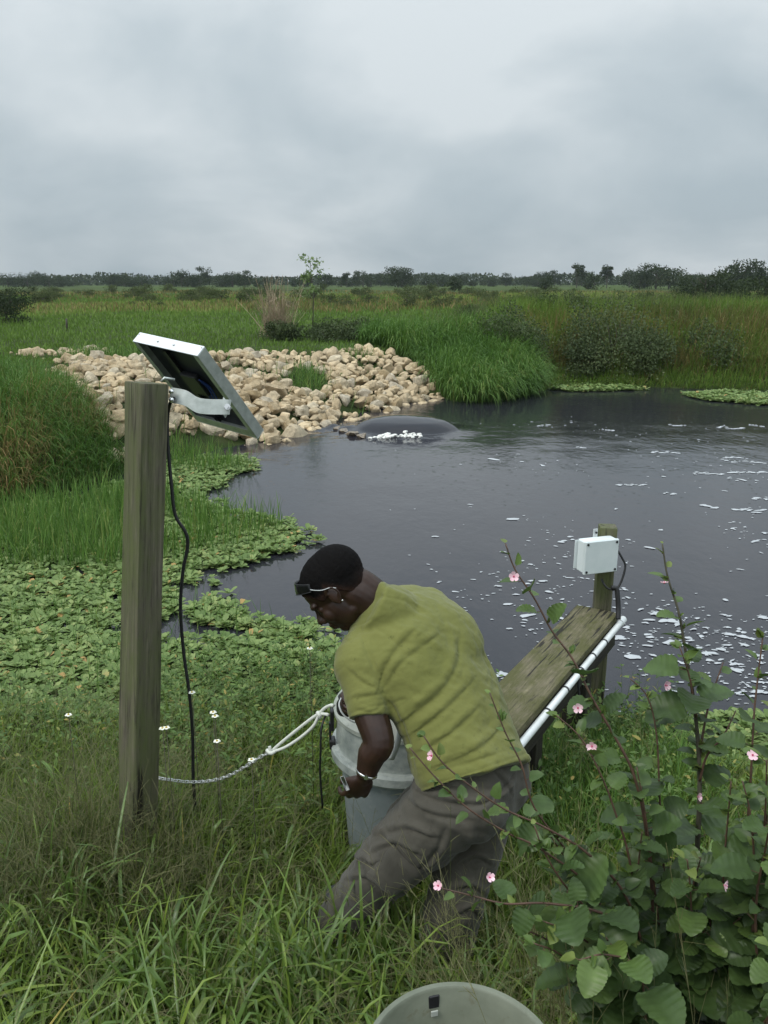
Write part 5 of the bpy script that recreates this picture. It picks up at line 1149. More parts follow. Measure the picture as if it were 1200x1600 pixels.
if ONLY not in ('far', 'man'):
    # ---- foreground grass
    cl = Cloud()
    def patchy(s, off, lo=.25, hi=.6): return lambda P: sstep(lo, hi, fnoise(P[:, 0], P[:, 1], s, off)) * .9 + .1
    P = near_field(140000, .8, 4.3, patchy(1.1, 3)); n = len(P); hs = .75 + .5 * fnoise(P[:, 0], P[:, 1], .9, 44)
    # tall near the camera, lower where the man stands
    low = np.interp(P[:, 1], [.8, 1.4, 1.7, 2.6, 4.5], [.9, 1.0, .75, .75, .5]) * (1 - .2 * np.exp(-((P[:, 0] - .15) / .3) ** 2 - ((P[:, 1] - 1.85) / .35) ** 2)) * np.interp(P[:, 1], [3.4, 4.2], [1, .55])
    cl.add(ribbons(onground(P), dirs(n, .05, .9), rng.uniform(.14, .36, n) * hs * low, rng.uniform(.0022, .0045, n), rng.uniform(.4, 1.8, n), 4, rnd=np.clip(rng.beta(2, 2, n) * .75 + .35 * (fnoise(P[:, 0], P[:, 1], .8, 61) - .4), 0, 1)))
    P = near_field(42000, .8, 4.1, patchy(1.3, 17)); n = len(P)
    cl.add(ribbons(onground(P), dirs(n, .1, .9, az=.4, spread=2.6), rng.uniform(.22, .46, n) * np.interp(P[:, 1], [.8, 1.5, 2.4, 4.5], [1.05, .80, .70, .35]) * (1 - .1 * np.exp(-((P[:, 0] - .15) / .3) ** 2 - ((P[:, 1] - 1.85) / .35) ** 2)), rng.uniform(.0045, .009, n), rng.uniform(.6, 2.3, n), 6, fold=.25, rnd=rng.beta(2, 2.6, n)))
    o = cl.build('grass', M['grass']); stuff(o, 'dense green grass covering the near bank', 'grass')
    # broad blades, bottom left and along the lower edge
    cl = Cloud()
    f = lambda P: np.clip(sstep(2.35, 1.2, P[:, 1]) * sstep(.55, -.2, P[:, 0]) * 1.0 + .12, 0, 1) * sstep(.30, .6, fnoise(P[:, 0], P[:, 1], 1.6, 23))
    P = near_field(24000, .75, 3.2, f, .5); n = len(P)
    cl.add(ribbons(onground(P), dirs(n, .15, 1.05, az=.3, spread=2.8), rng.uniform(.26, .52, n) * np.interp(P[:, 1], [1.5, 2.6], [1, .7]), rng.uniform(.008, .020, n), rng.uniform(1.2, 3.6, n), 9, fold=.3, rnd=rng.random(n) * .9))
    for (cx_, cy_, m__, l0, l1) in ((-.22, 1.92, 260, .34, .58), (-.55, 1.9, 200, .3, .5), (.22, 1.75, 170, .30, .5), (-1.1, 2.2, 160, .3, .5), (.02, 2.0, 140, .28, .46)):
        P = np.column_stack([rng.normal(cx_, .15, m__), rng.normal(cy_, .09, m__)]); P = P[avoid(P)]; n = len(P)
        cl.add(ribbons(onground(P), dirs(n, .05, .75), rng.uniform(l0, l1, n), rng.uniform(.006, .013, n), rng.uniform(.8, 3.0, n), 9, fold=.3, rnd=rng.random(n) * .9))
    # second set: seedlings of longer lying blades crossing each other
    P = near_field(1000, .8, 2.3, lambda P: sstep(.9, -.1, P[:, 0])); n = len(P)
    b_ = onground(P); b_[:, 2] += .10; cl.add(ribbons(b_, dirs(n, .8, 1.4, az=.35, spread=2.4), rng.uniform(.3, .55, n), rng.uniform(.007, .013, n), rng.uniform(.1, .9, n), 9, fold=.3, rnd=rng.random(n)))
    o = cl.build('broad_grass', M['broad']); stuff(o, 'broad arching blue green grass blades in the lower left foreground', 'grass')
    # fine seed heads: stalk with hair-thin branches, and the tan mat round the post
    cl = Cloud()
    def panicles(P, L0, L1, w, nb, azm=None, lean=(.1, .75), dz=0, up=.55, seed_w=.0016):
        n = len(P); b_ = onground(P); b_[:, 2] += dz; r = ribbons(b_, dirs(n, *lean) if azm is None else dirs(n, *lean, az=azm, spread=1.4), rng.uniform(L0, L1, n), w, rng.uniform(.1, .9, n), 8, prof='line', rnd=rng.beta(2, 2, n)); cl.add(r); C, Dv = r[4], r[5]
        i = np.repeat(np.arange(n), nb); k = rng.uniform(up * 8, 7.9, len(i)); k0 = k.astype(int); fr_ = (k - k0)[:, None]; q = C[i, k0] * (1 - fr_) + C[i, k0 + 1] * fr_; d = nrm(Dv[i, k0] + nrm(rng.normal(size=(len(i), 3))) * rng.uniform(.5, 1.1, (len(i), 1)))
        cl.add(ribbons(q, d, rng.uniform(.04, .13, len(i)) * (1.25 - k / 10), seed_w, rng.uniform(0, .5, len(i)), 3, prof='line', rnd=np.clip(rng.random(len(i)) * .5 + .45, 0, 1)))
    P = near_field(1300, .9, 3.6, lambda P: .15 + .85 * sstep(.40, .6, fnoise(P[:, 0], P[:, 1], 1.0, 71))); panicles(P, .32, .62, .0019, 9)
    P = scatter(2600, -2.6, -.1, 2.0, 3.7, lambda P: np.exp(-((P[:, 0] + 1.2) / .8) ** 2 - ((P[:, 1] - 2.75) / .55) ** 2)); P = P[avoid(P)]; panicles(P, .20, .46, .0019, 7, lean=(.6, 1.35))
    P = scatter(350, -.9, .6, 1.4, 2.3); P = P[avoid(P)]; panicles(P, .25, .50, .0018, 9, lean=(.3, 1.2))
    P = scatter(450, .15, 1.6, .95, 2.0); P = P[avoid(P)]; panicles(P, .45, .85, .0022, 10, azm=2.2, lean=(.25, .8))
    P = np.column_stack([rng.uniform(.34, .86, 30), rng.uniform(1.0, 1.3, 30)]); panicles(P, .75, 1.15, .0030, 16, azm=2.5, lean=(.2, .6), up=.45)
    P = np.column_stack([rng.uniform(-.05, .4, 12), rng.uniform(1.35, 1.8, 12)]); panicles(P, .5, .8, .0026, 14, azm=1.8, lean=(.1, .5), up=.4)
    for _ in range(2):
        P = np.column_stack([rng.normal(-.98, .22, 420), rng.uniform(2.15, 2.62, 420)]); P = P[avoid(P)]; n = len(P); cl.add(ribbons(onground(P), dirs(n, .1, .9), rng.uniform(.25, .50, n), rng.uniform(.002, .004, n), rng.uniform(.6, 2.2, n), 6, rnd=rng.random(n) * .7)); panicles(P[:90], .3, .5, .0019, 9, lean=(.1, .8))
    P = scatter(14000, -2.9, .1, 1.9, 4.2, lambda P: np.exp(-((P[:, 0] + 1.25) / .75) ** 2 - ((P[:, 1] - 2.75) / .6) ** 2) * 1.0 + .10); P = P[avoid(P)]; n = len(P); b_ = onground(P); b_[:, 2] += rng.uniform(.0, .13, n)
    cl.add(ribbons(b_, dirs(n, .7, 1.5), rng.uniform(.16, .40, n), rng.uniform(.0015, .003, n), rng.uniform(-.2, .8, n), 4, prof='line', rnd=rng.random(n) * .8))
    o = cl.build('seeding_grass', M['straw']); stuff(o, 'fine tan seed heads and dry stalks tangled through the grass', 'grass')
    # herbs with small leaves left of the drum
    cl = Cloud(); st2 = Cloud()
    P = scatter(1900, -2.6, .1, 2.9, 4.75, lambda P: sstep(.3, .6, fnoise(P[:, 0], P[:, 1], 1.3, 12)) * np.interp(P[:, 0], [-2.6, -1.2, -.9, 0], [.3, .35, 1, 1])); P = np.vstack([P, scatter(500, .55, 1.7, 2.9, 4.2)]); P = P[avoid(P)]; n = len(P); b_ = onground(P); b_[:, 2] = np.maximum(b_[:, 2], .0)
    r = ribbons(b_, dirs(n, .05, .7), rng.uniform(.12, .34, n), .0035, .3, 6, prof='line', rnd=rng.random(n) * .5); cl.add(r); C = r[4]
    i = np.repeat(np.arange(n), 12); k = rng.uniform(1.5, 6, len(i)); k0 = np.minimum(k.astype(int), 5); q = C[i, k0] + (C[i, k0 + 1] - C[i, k0]) * (k - k0)[:, None]
    cl.add(ribbons(q, dirs(len(i), .6, 1.6), rng.uniform(.018, .05, len(i)), rng.uniform(.008, .018, len(i)), .7, 3, prof='leaf', rnd=rng.random(len(i))))
    o = cl.build('herbs', M['herb']); stuff(o, 'small leafy green weeds growing between the drum and the water', 'weeds')
    # bright tufts by the plank legs and the waterside
    cl = Cloud(); P = scatter(7000, .35, 1.5, 2.7, 3.9); P = P[wedge(P)]; n = len(P); b_ = onground(P); b_[:, 2] = np.maximum(b_[:, 2], -.02)
    cl.add(ribbons(b_, dirs(n, .05, .7), rng.uniform(.12, .30, n), rng.uniform(.003, .007, n), rng.uniform(.3, 1.3, n), 4, rnd=rng.random(n)))
    o = cl.build('waterside_grass', M['bright']); stuff(o, 'short bright green grass under the plank and at the water edge', 'grass')

    # ---- water lettuce
    LET = pxpoly([(-90, 1150), (200, 1150), (330, 1110), (500, 1090), (555, 1050), (548, 1018), (515, 1004), (480, 988), (440, 980), (400, 966), (360, 955), (330, 935), (303, 915), (299, 902), (312, 893), (350, 888), (390, 882), (440, 866), (485, 842), (450, 822), (400, 806), (345, 797), (312, 782), (322, 768), (350, 760), (370, 742), (396, 733), (380, 717), (300, 716), (250, 735), (100, 790), (-90, 790)])
    P = scatter(17000, -5.2, .6, 4.0, 11.4); P = P[inpoly(P, LET)]; P = P[(vnoise(P[:, 0] * 2.2, P[:, 1] * 2.2, 1, 5) < .92) | (polydist(P, LET) > .9)]
    P2 = np.vstack([scatter(3500, -5.2, .6, 4.0, 11.6)]); P2 = P2[~inpoly(P2, LET)]; P2 = P2[(polydist(P2, LET) < .16)]; P2 = P2[inpond(P2)][:160]
    Rr = pxpoly([(1060, 617), (1130, 612), (1290, 622), (1290, 640), (1180, 633), (1100, 626)]); Rm = pxpoly([(850, 598), (965, 600), (1010, 610), (900, 613), (850, 608)])
    P3 = scatter(9000, 3.5, 11, 16, 21); P3 = P3[inpoly(P3, Rr) | inpoly(P3, Rm)]
    Pn = scatter(900, .5, 2.2, 3.6, 4.75); Pn = Pn[Pn[:, 1] < 4.0 + .3 * vnoise(Pn[:, 0] * 3, Pn[:, 0] * 0, 1)]; Pr = np.vstack([P, P2, Pn]); cl = Cloud()
    for (Q, nl, sc) in ((Pr, 9, 1.0), (P3, 7, 1.6)):
        n = len(Q); z = np.maximum(height(Q[:, 0], Q[:, 1]), 0) + .006 + rng.uniform(0, .02, n); i = np.repeat(np.arange(n), nl); s = (rng.uniform(.55, 1.25, n) * sc)[i]; az = rng.uniform(0, 6.28, n)[i] + np.tile(np.arange(nl) * 2.4, n); l = rng.uniform(.85, 1.55, len(i))
        d = np.stack([np.sin(l) * np.cos(az), np.sin(l) * np.sin(az), np.cos(l)], 1); b_ = np.column_stack([Q, z])[i] + d * .006
        cl.add(ribbons(b_, d, rng.uniform(.038, .072, len(i)) * s, rng.uniform(.026, .044, len(i)) * s, rng.uniform(-.1, .6, len(i)), 4, prof='spat', twist=rng.uniform(-.25, .25, len(i)), fold=.22, rnd=np.clip(rng.random(n)[i] * .6 + rng.random(len(i)) * .4 - (rng.random(len(i)) < .01) * 0 + (rng.random(len(i)) < .015) * 1.0, 0, 1)))
    o = cl.build('water_lettuce', M['lett']); stuff(o, 'pale green floating water lettuce covering the left of the pond', 'water plants')
    # ---- emergent grass on the wet ground to the left and among the lettuce
    EM = pxpoly([(-90, 775), (80, 795), (190, 745), (240, 770), (300, 795), (440, 824), (452, 842), (430, 852), (330, 868), (300, 880), (150, 893), (-90, 888)])
    P = scatter(30000, -6, -.4, 6, 11.5); P = P[inpoly(P, EM)]; P = P[sstep(.30, .5, fnoise(P[:, 0], P[:, 1], 1.5, 2)) * np.interp(P[:, 0], [-3, -1.6, -1], [1, .6, .5]) > rng.random(len(P))]
    E2 = pxpoly([(240, 705), (330, 712), (400, 735), (330, 745), (250, 735)]); Q = scatter(2500, -4, -1, 9.8, 12); Q = Q[inpoly(Q, E2)]; P = np.vstack([P, Q]); n = len(P)
    b_ = np.column_stack([P, np.maximum(height(P[:, 0], P[:, 1]), 0)]); cl = Cloud(); cl.add(ribbons(b_, dirs(n, .02, .45), rng.uniform(.16, .42, n), rng.uniform(.005, .010, n), rng.uniform(.2, 1.2, n), 4, rnd=rng.random(n)))
    P = scatter(1500, -4, .1, 4.3, 7.6); P = P[inpoly(P, LET)]; n = len(P); cl.add(ribbons(np.column_stack([P, np.full(n, .0)]), dirs(n, .02, .5), rng.uniform(.10, .3, n), .004, .8, 4, rnd=rng.random(n)))
    o = cl.build('marsh_grass', M['bright']); stuff(o, 'upright green marsh grass standing in the floating plants', 'grass')
    # ---- left mound
    P = scatter(60000, -9, -3.0, 8.2, 14.2); P = P[~inpond(P)]; P = P[~inpoly(P, RIP)]; P = P[(P[:, 0] < -3.3) & (P[:, 1] + P[:, 0] * .2 < 12.2)]; n = len(P); dd = polydist(P, POND)
    down = nrm(np.stack([np.full(n, .8), np.full(n, -.6), np.full(n, .3)], 1)); fn = fnoise(P[:, 0], P[:, 1], 1.2, 9); dryz = (rng.random(n) < .5 * sstep(1.5, .2, dd) * sstep(.40, .55, fn) + .10)
    for nm, mt, mask, lb in (('mound_grass', 'bright', ~dryz, 'long green grass hanging over the mound on the left bank'), ('dry_mound_grass', 'dry', dryz, 'brown dead grass on the lower side of the left mound')):
        m_ = int(mask.sum()); b_ = onground(P[mask]); cl = Cloud(); d = nrm(dirs(m_, .0, .8) + down[mask] * rng.uniform(0, .8, (m_, 1)) ); cl.add(ribbons(b_, d, rng.uniform(.22, .58, m_) * (.75 + .7 * fn[mask]), rng.uniform(.005, .010, m_), rng.uniform(.6, 2.4, m_), 5, rnd=np.clip(rng.random(m_) * .7 + (fn[mask] - .4) * .9, 0, 1)))
        o = cl.build(nm, M[mt]); stuff(o, lb, 'grass')

if ONLY not in ('near', 'man'):
    # ---- field behind: short bright grass, wider blades with distance
    cl = Cloud(); n = 120000; y = 15 + (rng.random(n) ** 1.5) * 75; x = rng.uniform(-.62, .62, n) * y; P = np.stack([x, y], 1); P = P[~inpond(P)]; P = P[~inpoly(P, RIP)]; P = P[~inpoly(P, LED) | (rng.random(len(P)) < .3)]
    path = np.abs((P[:, 1] - 19.6) - (P[:, 0] + 3.2) * .35) < .35; P = P[~(path & (P[:, 0] > -3.6) & (P[:, 0] < -.6))]
    n = len(P); tall = sstep(.45, .62, fnoise(P[:, 0], P[:, 1], .09, 30)); az_ = P[:, 0] / P[:, 1]
    hgt = np.interp(P[:, 1], [15, 30, 36, 60, 90], [.10, .12, .15, .22, .28]) * (1 + .5 * tall) * (1 + .35 * sstep(.06, .16, az_))
    cl.add(ribbons(onground(P), dirs(n, .0, .6), hgt * rng.uniform(.6, 1.3, n), .004 + .0010 * P[:, 1], rng.uniform(.1, 1.2, n), 3, rnd=np.clip(rng.beta(2, 2, n) * .7 + .5 * tall * sstep(30, 40, P[:, 1]) - .05, 0, 1)))
    o = cl.build('field_grass', M['field']); stuff(o, 'bright green grass of the open field beyond the rocks', 'grass')
    # brownish weedy belt in the middle distance
    cl = Cloud(); n = 45000; y = rng.uniform(36, 120, n); x = rng.uniform(-.62, .62, n) * y; P = np.stack([x, y], 1); P = P[sstep(.42, .55, fnoise(P[:, 0] * .5, P[:, 1], .12, 77)) > rng.random(n)]; n = len(P)
    cl.add(ribbons(onground(P), dirs(n, .0, .6), rng.uniform(.18, .45, n), .0012 * P[:, 1], rng.uniform(.0, .8, n), 3, rnd=rng.random(n) * .8)); o = cl.build('weedy_belt', M['dry']); stuff(o, 'olive brown weeds in a belt across the far field', 'weeds')
    # ---- tall bright grass clump between rocks and bank
    TG = [(.9, 18.9), (1.15, 17.7), (1.45, 17.0), (2.0, 16.85), (2.7, 17.3), (3.3, 18.1), (3.7, 19.2), (3.2, 21.5), (1.2, 22.5), (-.3, 22.6), (-.7, 21.2), (.2, 20.3)]
    P = scatter(32000, -1, 4, 16.5, 23); P = P[inpoly(P, TG)]; n = len(P); b_ = np.column_stack([P, np.maximum(height(P[:, 0], P[:, 1]), -.03)]); fn = fnoise(P[:, 0], P[:, 1], 1.3, 6); cl = Cloud()
    cl.add(ribbons(b_, nrm(dirs(n, .0, .6) + np.array([0.15, -.35, 0])), rng.uniform(.5, 1.05, n) * (.6 + .7 * fn), rng.uniform(.010, .020, n), rng.uniform(.8, 2.6, n), 6, rnd=np.clip(rng.random(n) * .75 + (fn - .4) * .8, 0, 1)))
    o = cl.build('tall_grass', M['bright']); stuff(o, 'tall bright green grass spilling down to the water right of the rocks', 'grass')
    # ---- far bank: dry stalks, green growth, low fringe
    P = scatter(120000, 2.6, 15, 15.8, 27); P = P[~inpond(P)]; P = P[P[:, 0] / P[:, 1] > .11 + .05 * vnoise(P[:, 1], P[:, 1] * 0, 1)]; dd = polydist(P, POND); k = rng.random(len(P)) < np.interp(dd, [0, 4, 9], [1, .7, .35]); P = P[k]; dd = dd[k]; n = len(P); fn = fnoise(P[:, 0], P[:, 1] * .6, .75, 40)
    green = rng.random(n) < np.where(dd < .55, .92, .12 + .8 * sstep(2.4, 4.0, dd) + .5 * sstep(.52, .62, fn))
    for nm, mt, mask, lb in (('bank_grass', 'field', green, 'green grass over the top and foot of the far bank'), ('dry_bank_grass', 'dry', ~green, 'brown and olive dead stems covering the face of the far bank')):
        m_ = int(mask.sum()); q = dd[mask]; cl = Cloud(); L_ = np.interp(q, [0, .4, .8, 3, 6], [.18, .25, .55, .62, .6]) * rng.uniform(.55, 1.35, m_)
        cl.add(ribbons(onground(P[mask]), nrm(dirs(m_, .0, .8) + np.array([0, -.25, 0])), L_, rng.uniform(.007, .015, m_), rng.uniform(.2, 1.8, m_), 4, rnd=np.clip(rng.random(m_) * .6 + (fn[mask] - .35) * .9, 0, 1))); o = cl.build(nm, M[mt]); stuff(o, lb, 'grass')
    # feathery tall stems on the bank top
    P = scatter(6000, -1.5, 15, 20.5, 27); P = P[sstep(.45, .6, fnoise(P[:, 0], P[:, 1], .5, 15)) > rng.random(len(P))]; P = P[(P[:, 0] / P[:, 1] > .0)]; n = len(P); cl = Cloud(); r = ribbons(onground(P), dirs(n, .0, .5), rng.uniform(.35, .95, n), .008, rng.uniform(.1, .7, n), 6, prof='line', rnd=rng.random(n)); cl.add(r)
    C, Dv = r[4], r[5]; i = np.repeat(np.arange(n), 5); k = rng.integers(3, 6, len(i)); cl.add(ribbons(C[i, k], nrm(Dv[i, k] + rng.normal(0, .5, (len(i), 3))), rng.uniform(.08, .25, len(i)), .007, .6, 3, prof='line', rnd=rng.random(len(i)))); 
    M['feather'] = leafmat('feathery_stem', [(0, (0.070, 0.100, 0.030)), (.6, (0.120, 0.150, 0.055)), (1, (0.200, 0.190, 0.100))], rough=.6, transl=.3, spec=.2)
    o = cl.build('feathery_grass', M['feather']); stuff(o, 'pale feathery tall stems along the top of the far bank', 'grass')
    # tufts between the rocks
    P = scatter(1800, -8, 1.3, 11, 20); P = P[inpoly(P, RIP)]; P = P[sstep(.60, .72, vnoise(P[:, 0] * .9, P[:, 1] * .9, 1, 55)) + .02 > rng.random(len(P))]
    P = np.vstack([P, rng.normal(0, 1, (500, 2)) * [.28, .45] + [-1.55, 16.6], rng.normal(0, 1, (300, 2)) * [.3, .2] + [-.75, 19.4], scatter(900, -6.6, -3.8, 16.6, 17.9)]); n = len(P); cl = Cloud(); cl.add(ribbons(onground(P), dirs(n, .0, .8), rng.uniform(.15, .42, n), .010, 1.0, 4, rnd=rng.random(n))); o = cl.build('rock_grass', M['bright']); stuff(o, 'green grass tufts growing between the rocks', 'grass')
# ================================================================== PINK-FLOWERED SHRUBS, lower right
M['shrubleaf'] = leafmat('shrub_leaf', [(0, (.036, .062, .020)), (.45, (.060, .104, .028)), (.8, (.098, .155, .038)), (.93, (.15, .21, .05)), (1, (.16, .19, .05))], rough=.42, transl=.25, spec=.35, noise=(38, .14))
M['eyey'] = mat('yellow_centre', (.5, .35, .03))
M['shrubstem'] = mat('shrub_stem', (.09, .045, .03), .6, noise=(40, 3), stops=[(.3, (.055, .030, .020)), (.7, (.115, .062, .040))])
M['shrubwood'] = mat('shrub_old_stem', (.06, .055, .035), .8, noise=(50, 4), stops=[(.3, (.045, .042, .026)), (.7, (.085, .078, .05))])
def leaf_template(nu=9, nv=3, wid=.40, ser=.05):
    """serrated ovate leaf: u along the midrib 0..1, v across"""
    u = np.linspace(0, 1, nu); prof = np.interp(u, [0, .05, .14, .34, .58, .80, .93, 1], [.20, .66, .92, 1, .90, .62, .32, .0]) * wid
    prof = prof * (1 + ser * np.where(np.arange(nu) % 2 == 0, 1, -1)); V = []
    for i in range(nu):
        for j in range(-nv, nv + 1):
            t = j / nv; V.append((u[i] - .06 * abs(t) * (1 if i else 0) + .04 * (abs(t) ** 2), prof[i] * t, abs(t) * prof[i] * .28 - .20 * u[i] ** 2 + .022 * math.sin(u[i] * 38) * abs(t) * (.3 if nu < 15 else 1)))
    k = 2 * nv + 1; F = np.array([[i * k + j, (i + 1) * k + j, (i + 1) * k + j + 1, i * k + j + 1] for i in range(nu - 1) for j in range(k - 1)])
    return np.array(V), F, np.repeat(u, k)
def place_leaves(B, D, U, size, wscale, rnd, tmpl):
    """leaves at B pointing along D with upper side U"""
    TV, TF, Tt = tmpl; D = nrm(D); S = nrm(np.cross(U, D)); U = np.cross(D, S); n = len(B)
    V = B[:, None] + size[:, None, None] * (TV[None, :, 0:1] * D[:, None] + TV[None, :, 1:2] * wscale[:, None, None] * S[:, None] + TV[None, :, 2:3] * U[:, None])
    F = (np.arange(n) * len(TV))[:, None, None] + TF[None]; return V.reshape(-1, 3), F.reshape(-1, 4), np.repeat(rnd, len(TV)), np.tile(Tt, n)
TL, TS = leaf_template(21, 3, .43, .03), leaf_template(7, 2, .40, .05)
class Shrub:
    def __init__(s, name, base, label): s.o = empty(name, base); tag(s.o, label, 'shrub', 'pink flowered shrubs'); s.big = []; s.stems = []
    def stem(s, pts, r0=.0045, r1=.0015, leaf=(.035, .085), n=None, m='shrubstem', side=0.6, tipleaf=True, lscale=1.0):
        P = smoothpath([at(a, b, D=c) for a, b, c in pts], 6) if len(pts[0]) == 3 and abs(pts[0][0]) > 20 else smoothpath(pts, 6)
        ln = np.concatenate([[0], np.cumsum(np.linalg.norm(np.diff(P, axis=0), axis=1))]); T = ln[-1]
        mb = MB(); mb.tube(P, np.interp(ln / T, [0, 1], [r1, r0]), 7); mb.build('stem', M[m], s.o)
        n = int(T / .028) if n is None else n; d = np.sort(rng.random(n)) * T; d = np.linspace(.0, T, n + 1)[:-1] + rng.uniform(-.006, .006, n); d = np.clip(d, 0, T)
        for k, q in enumerate(d):
            B = np.array([np.interp(q, ln, P[:, c]) for c in range(3)]); B2 = np.array([np.interp(min(q + .01, T), ln, P[:, c]) for c in range(3)]); tdir = nrm(B - B2) if np.linalg.norm(B - B2) > 1e-5 else np.array([0, 0, 1.])
            a = k * 2.4 + rng.uniform(-.4, .4); x = nrm(np.cross(tdir, [0.1, .3, 1.0])); y = np.cross(tdir, x); out = x * math.cos(a) + y * math.sin(a)
            f = q / T; sz = np.interp(f, [0, .08, .35, 1], [leaf[0] * .6, leaf[0], (leaf[0] + leaf[1]) / 2, leaf[1]]) * rng.choice([.45, .75, 1.0, 1.25], p=[.25, .25, .3, .2]) * lscale
            pet = out * sz * .22 + tdir * sz * .1; D = nrm(out + tdir * np.interp(f, [0, .2, 1], [1.1, .45, .1]) + np.array([0, 0, rng.uniform(-.35, .15)]))
            s.big.append((B + pet, D, nrm(np.array([0, -.15, 1.]) + rng.normal(0, .28, 3)), sz, rng.uniform(.85, 1.2) * np.interp(sz, [.03, .09], [.9, 1.25]), np.clip(np.interp(f, [0, .06, .2, 1], [.95, .75, .5, .2]) + rng.normal(0, .16), 0, .97)))
            if sz > .02: s.stems.append((B, B + pet))
            if rng.random() < .35:   # a little axillary tuft
                for _ in range(3): s.big.append((B, nrm(out + tdir * .8 + rng.normal(0, .4, 3)), nrm(np.array([0, 0, 1.]) + rng.normal(0, .4, 3)), rng.uniform(.012, .026), .8, rng.uniform(.6, 1)))
        return P
    def flower(s, p, face, r=.0100):
        face = np.asarray(face, float) + rng.normal(0, .45, 3) + np.array([0, .1, .0]); r = r * rng.uniform(.8, 1.1); cup = rng.uniform(.6, 1.9)
        z = nrm(np.asarray(face, float)); x = nrm(np.cross(z, [0.2, .1, 1])); y = np.cross(z, x); V = []; F = []; nn = 0
        for k in range(5):
            a = k * 1.2566 + rng.uniform(-.1, .1); d = x * math.cos(a) + y * math.sin(a); t = -x * math.sin(a) + y * math.cos(a)
            for (u, w, h) in ((.12, .10, .02), (.5, .38, .16), (.85, .46, .34), (1.05, .22, .40)):
                for sg in (-1, 0, 1): V.append(p + r * (d * u + t * w * sg + z * (h * cup + .06 * abs(sg))))
            for i in range(3):
                for j in range(2): b = nn + i * 3 + j; F.append((b, b + 1, b + 4, b + 3))
            nn += 12
        fl = mesh('flower', V, F, M['petal'], s.o); c = MB(); c.ell(p + z * r * .12, (r * .2, r * .2, r * .2), None, 8, 6); c.tube([p, p + z * r * .7], r * .07, 6); c.build('flower_centre', M['petal_c'], fl)
    def finish(s):
        B, D, U, S, W, Rn = [np.array([q[i] for q in s.big]) for i in range(6)]; cl = Cloud(); m = S > .045
        if m.any(): cl.add(place_leaves(B[m], D[m], U[m], S[m], W[m], Rn[m], TL))
        if (~m).any(): cl.add(place_leaves(B[~m], D[~m], U[~m], S[~m], W[~m], Rn[~m], TS))
        cl.build('foliage', M['shrubleaf'], s.o)
        mb = MB()
        for a, b in s.stems: mb.tube([a, b], .0009, 4, cap=False)
        tag(mb.build('leaf_stalks', M['shrubstem'], s.o), kind='stuff')
